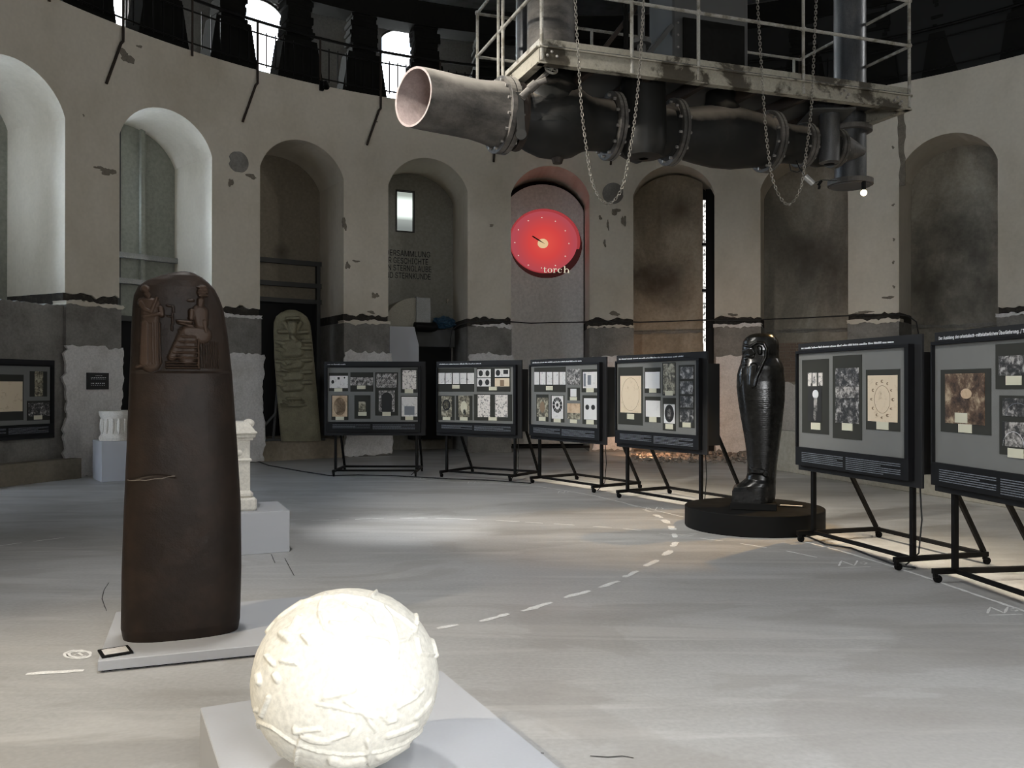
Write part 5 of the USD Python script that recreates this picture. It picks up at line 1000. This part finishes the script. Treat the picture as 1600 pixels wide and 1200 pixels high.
# chalk marks on the floor (parts of the floor)
def stroke(pts, w, seed=0, wob=.012):
    p = densify(pts, .05); rg = np.random.default_rng(seed); t = np.gradient(p, axis=0); t /= np.linalg.norm(t, axis=1, keepdims=True) + 1e-9
    n = np.stack([-t[:, 1], t[:, 0], 0 * t[:, 0]], 1); k = len(p); e1, e2 = w / 2 * (1 + rg.normal(0, .22, k)), w / 2 * (1 + rg.normal(0, .22, k)); e1[[0, -1]] *= .6; e2[[0, -1]] *= .6
    up = np.array([0, 0, .0025]); v = np.concatenate([p + n * e1[:, None] + up, p - n * e2[:, None] + up]); f = []
    for i in range(k - 1): f += [[i, k + i, k + i + 1], [i, k + i + 1, i + 1]]
    return v, np.array(f)
def fpts(l): return [floor_at(*q) for q in l]
ch = thing('chalk_marks', 'white chalk arcs and dashes drawn across the concrete floor', 'chalk lines', (0, 6, 0))
for q, (l, w) in enumerate((([(42, 1053), (131, 1048)], .055), ([(683, 982), (716, 976)], .05), ([(750, 971), (795, 959)], .05), ([(816, 955), (862, 941)], .055), ([(882, 934), (921, 923)], .055), ([(936, 918), (967, 908)], .05), ([(975, 902), (997, 892)], .05), ([(1008, 885), (1027, 875)], .07), ([(1036, 868), (1047, 860)], .08), ([(1050, 854), (1058, 847)], .07), ([(1054, 840), (1053, 834)], .06), ([(1053, 828), (1047, 822)], .08), ([(1045, 818), (1037, 812)], .08), ([(1033, 809), (1023, 804)], .07), ([(1016, 800), (1004, 796)], .06), ([(995, 792), (980, 787)], .06),
        ([(486, 813.5), (530, 812)], .03), ([(555, 811.5), (600, 810)], .04), ([(625, 809.7), (668, 809.3)], .04), ([(680, 809.6), (745, 812)], .045), ([(775, 813.5), (812, 815)], .04), ([(820, 816), (848, 817.5)], .04), ([(865, 818.5), (898, 820.5)], .04), ([(926, 822.5), (956, 824.5)], .04), ([(973, 826), (1002, 829)], .035), ([(1094, 841), (1130, 845.5)], .03), ([(1156, 849), (1198, 856)], .03), ([(1228, 861), (1276, 871)], .03), ([(0, 853), (34, 848)], .03), ([(52, 846), (102, 840)], .03))):
    part(ch, 'chalk_dash', stroke(fpts(l), w, q), CHALK)
for q, l in enumerate(([(500, 745), (560, 746), (640, 748), (700, 753), (780, 756), (840, 760), (880, 766), (930, 775), (980, 787), (1030, 799), (1068, 808)], [(1255, 846), (1310, 860), (1390, 884), (1440, 900), (1500, 921), (1600, 955), (1680, 985)])):
    part(ch, 'chalk_line', stroke(fpts(l), .035 if q else .03, 60 + q), CHALK)
def scrib(px, py, sx, sy, shapes, w):
    return [stroke(fpts([(px + x * sx, py + y * sy) for x, y in s]), w, int(px) + i) for i, s in enumerate(shapes)]
NN = [[(-1, 1), (-.8, -.8), (.1, .9), (.35, -.9)], [(.5, -.2), (.8, -.5), (1.0, 0), (.8, .4), (.55, .1)], [(-.9, 1.5), (1.3, 1.3)]]
for px, py, sx, sy, w in ((1332, 880, 22, 4.5, .018), (1566, 953, 24, 5.5, .018), (880, 769, 8, 2, .014), (1022, 795, 14, 3, .016), (655, 748, 8, 1.4, .012), (740, 754, 9, 1.6, .012)): part(ch, 'chalk_number', scrib(px, py, sx, sy, NN, w), CHALK)
part(ch, 'chalk_sign', scrib(122, 1022.5, 20, 6.5, [[(math.cos(a), math.sin(a)) for a in np.linspace(0, 2 * PI, 24)], [(.75 * math.cos(a), .7 * math.sin(a)) for a in np.linspace(.5, 5.5, 18)], [(-.3, .2), (.1, -.4), (.4, .3)]], .022), CHALK)
part(ch, 'chalk_sign', scrib(1060, 836, 34, 4, [[(-.9, -.6), (-.2, .0), (.5, -.2), (.9, -.5)], [(.1, .2), (.4, .5), (.7, 0)]], .018), CHALK)
SCUFF = flat('dark_scuff', (.06, .058, .055), .9)
for q, l in enumerate(([(820, 1174), (836, 1176), (850, 1177)], [(922, 1181), (950, 1183), (972, 1181), (990, 1184)], [(171, 910), (163, 922), (160, 936), (167, 955)], [(424, 866), (430, 880)], [(445, 872), (460, 900)])):
    part(fl, 'scuff_mark', stroke(fpts(l), .012 if q < 2 else .007, 90 + q), SCUFF)
# cables on the floor along the panels
solo('floor_cable', tube([p + [0, 0, .012] for p in fpts([(415, 680), (412, 700), (404, 722), (420, 728), (470, 737), (515, 744), (560, 743), (610, 744), (648, 746), (700, 749), (760, 751), (830, 756)])], .011, 6), CABLE, 'thin black cable lying on the floor from the leaning slab to the row of panels', 'cable')
solo('floor_cable', tube([p + [0, 0, .012] for p in fpts([(1258, 838), (1290, 852), (1330, 858), (1360, 870), (1398, 884), (1430, 889)])], .009, 6), CABLE, 'thin black cable drooping along the foot of the panel right of the statue', 'cable')
# strip of rubble at the foot of the wall
rg = np.random.default_rng(21); ms = []
for q in range(260):
    px, py = rg.uniform(985, 1175), 710 + rg.random() ** 1.3 * 14; c = floor_at(px, py); s = rg.uniform(.025, .085)
    pts = rg.normal(size=(9, 3)); pts = pts / np.linalg.norm(pts, axis=1, keepdims=True) * [s, s, s * .6]; pts[:, 2] -= pts[:, 2].min(); ms.append(VF(manifold3d.Manifold.hull_points(pts + c)))
solo('rubble', ms, RUBBLE, 'strip of broken plaster and brick rubble at the foot of the wall behind the statue', 'rubble', kind='stuff')
spot_light('floor_uplight', floor_at(1005, 716) + [0, 0, .5], floor_at(1090, 707) + [0, 0, .1], .08, 60.0, (1.0, .55, .30), 85, .5)
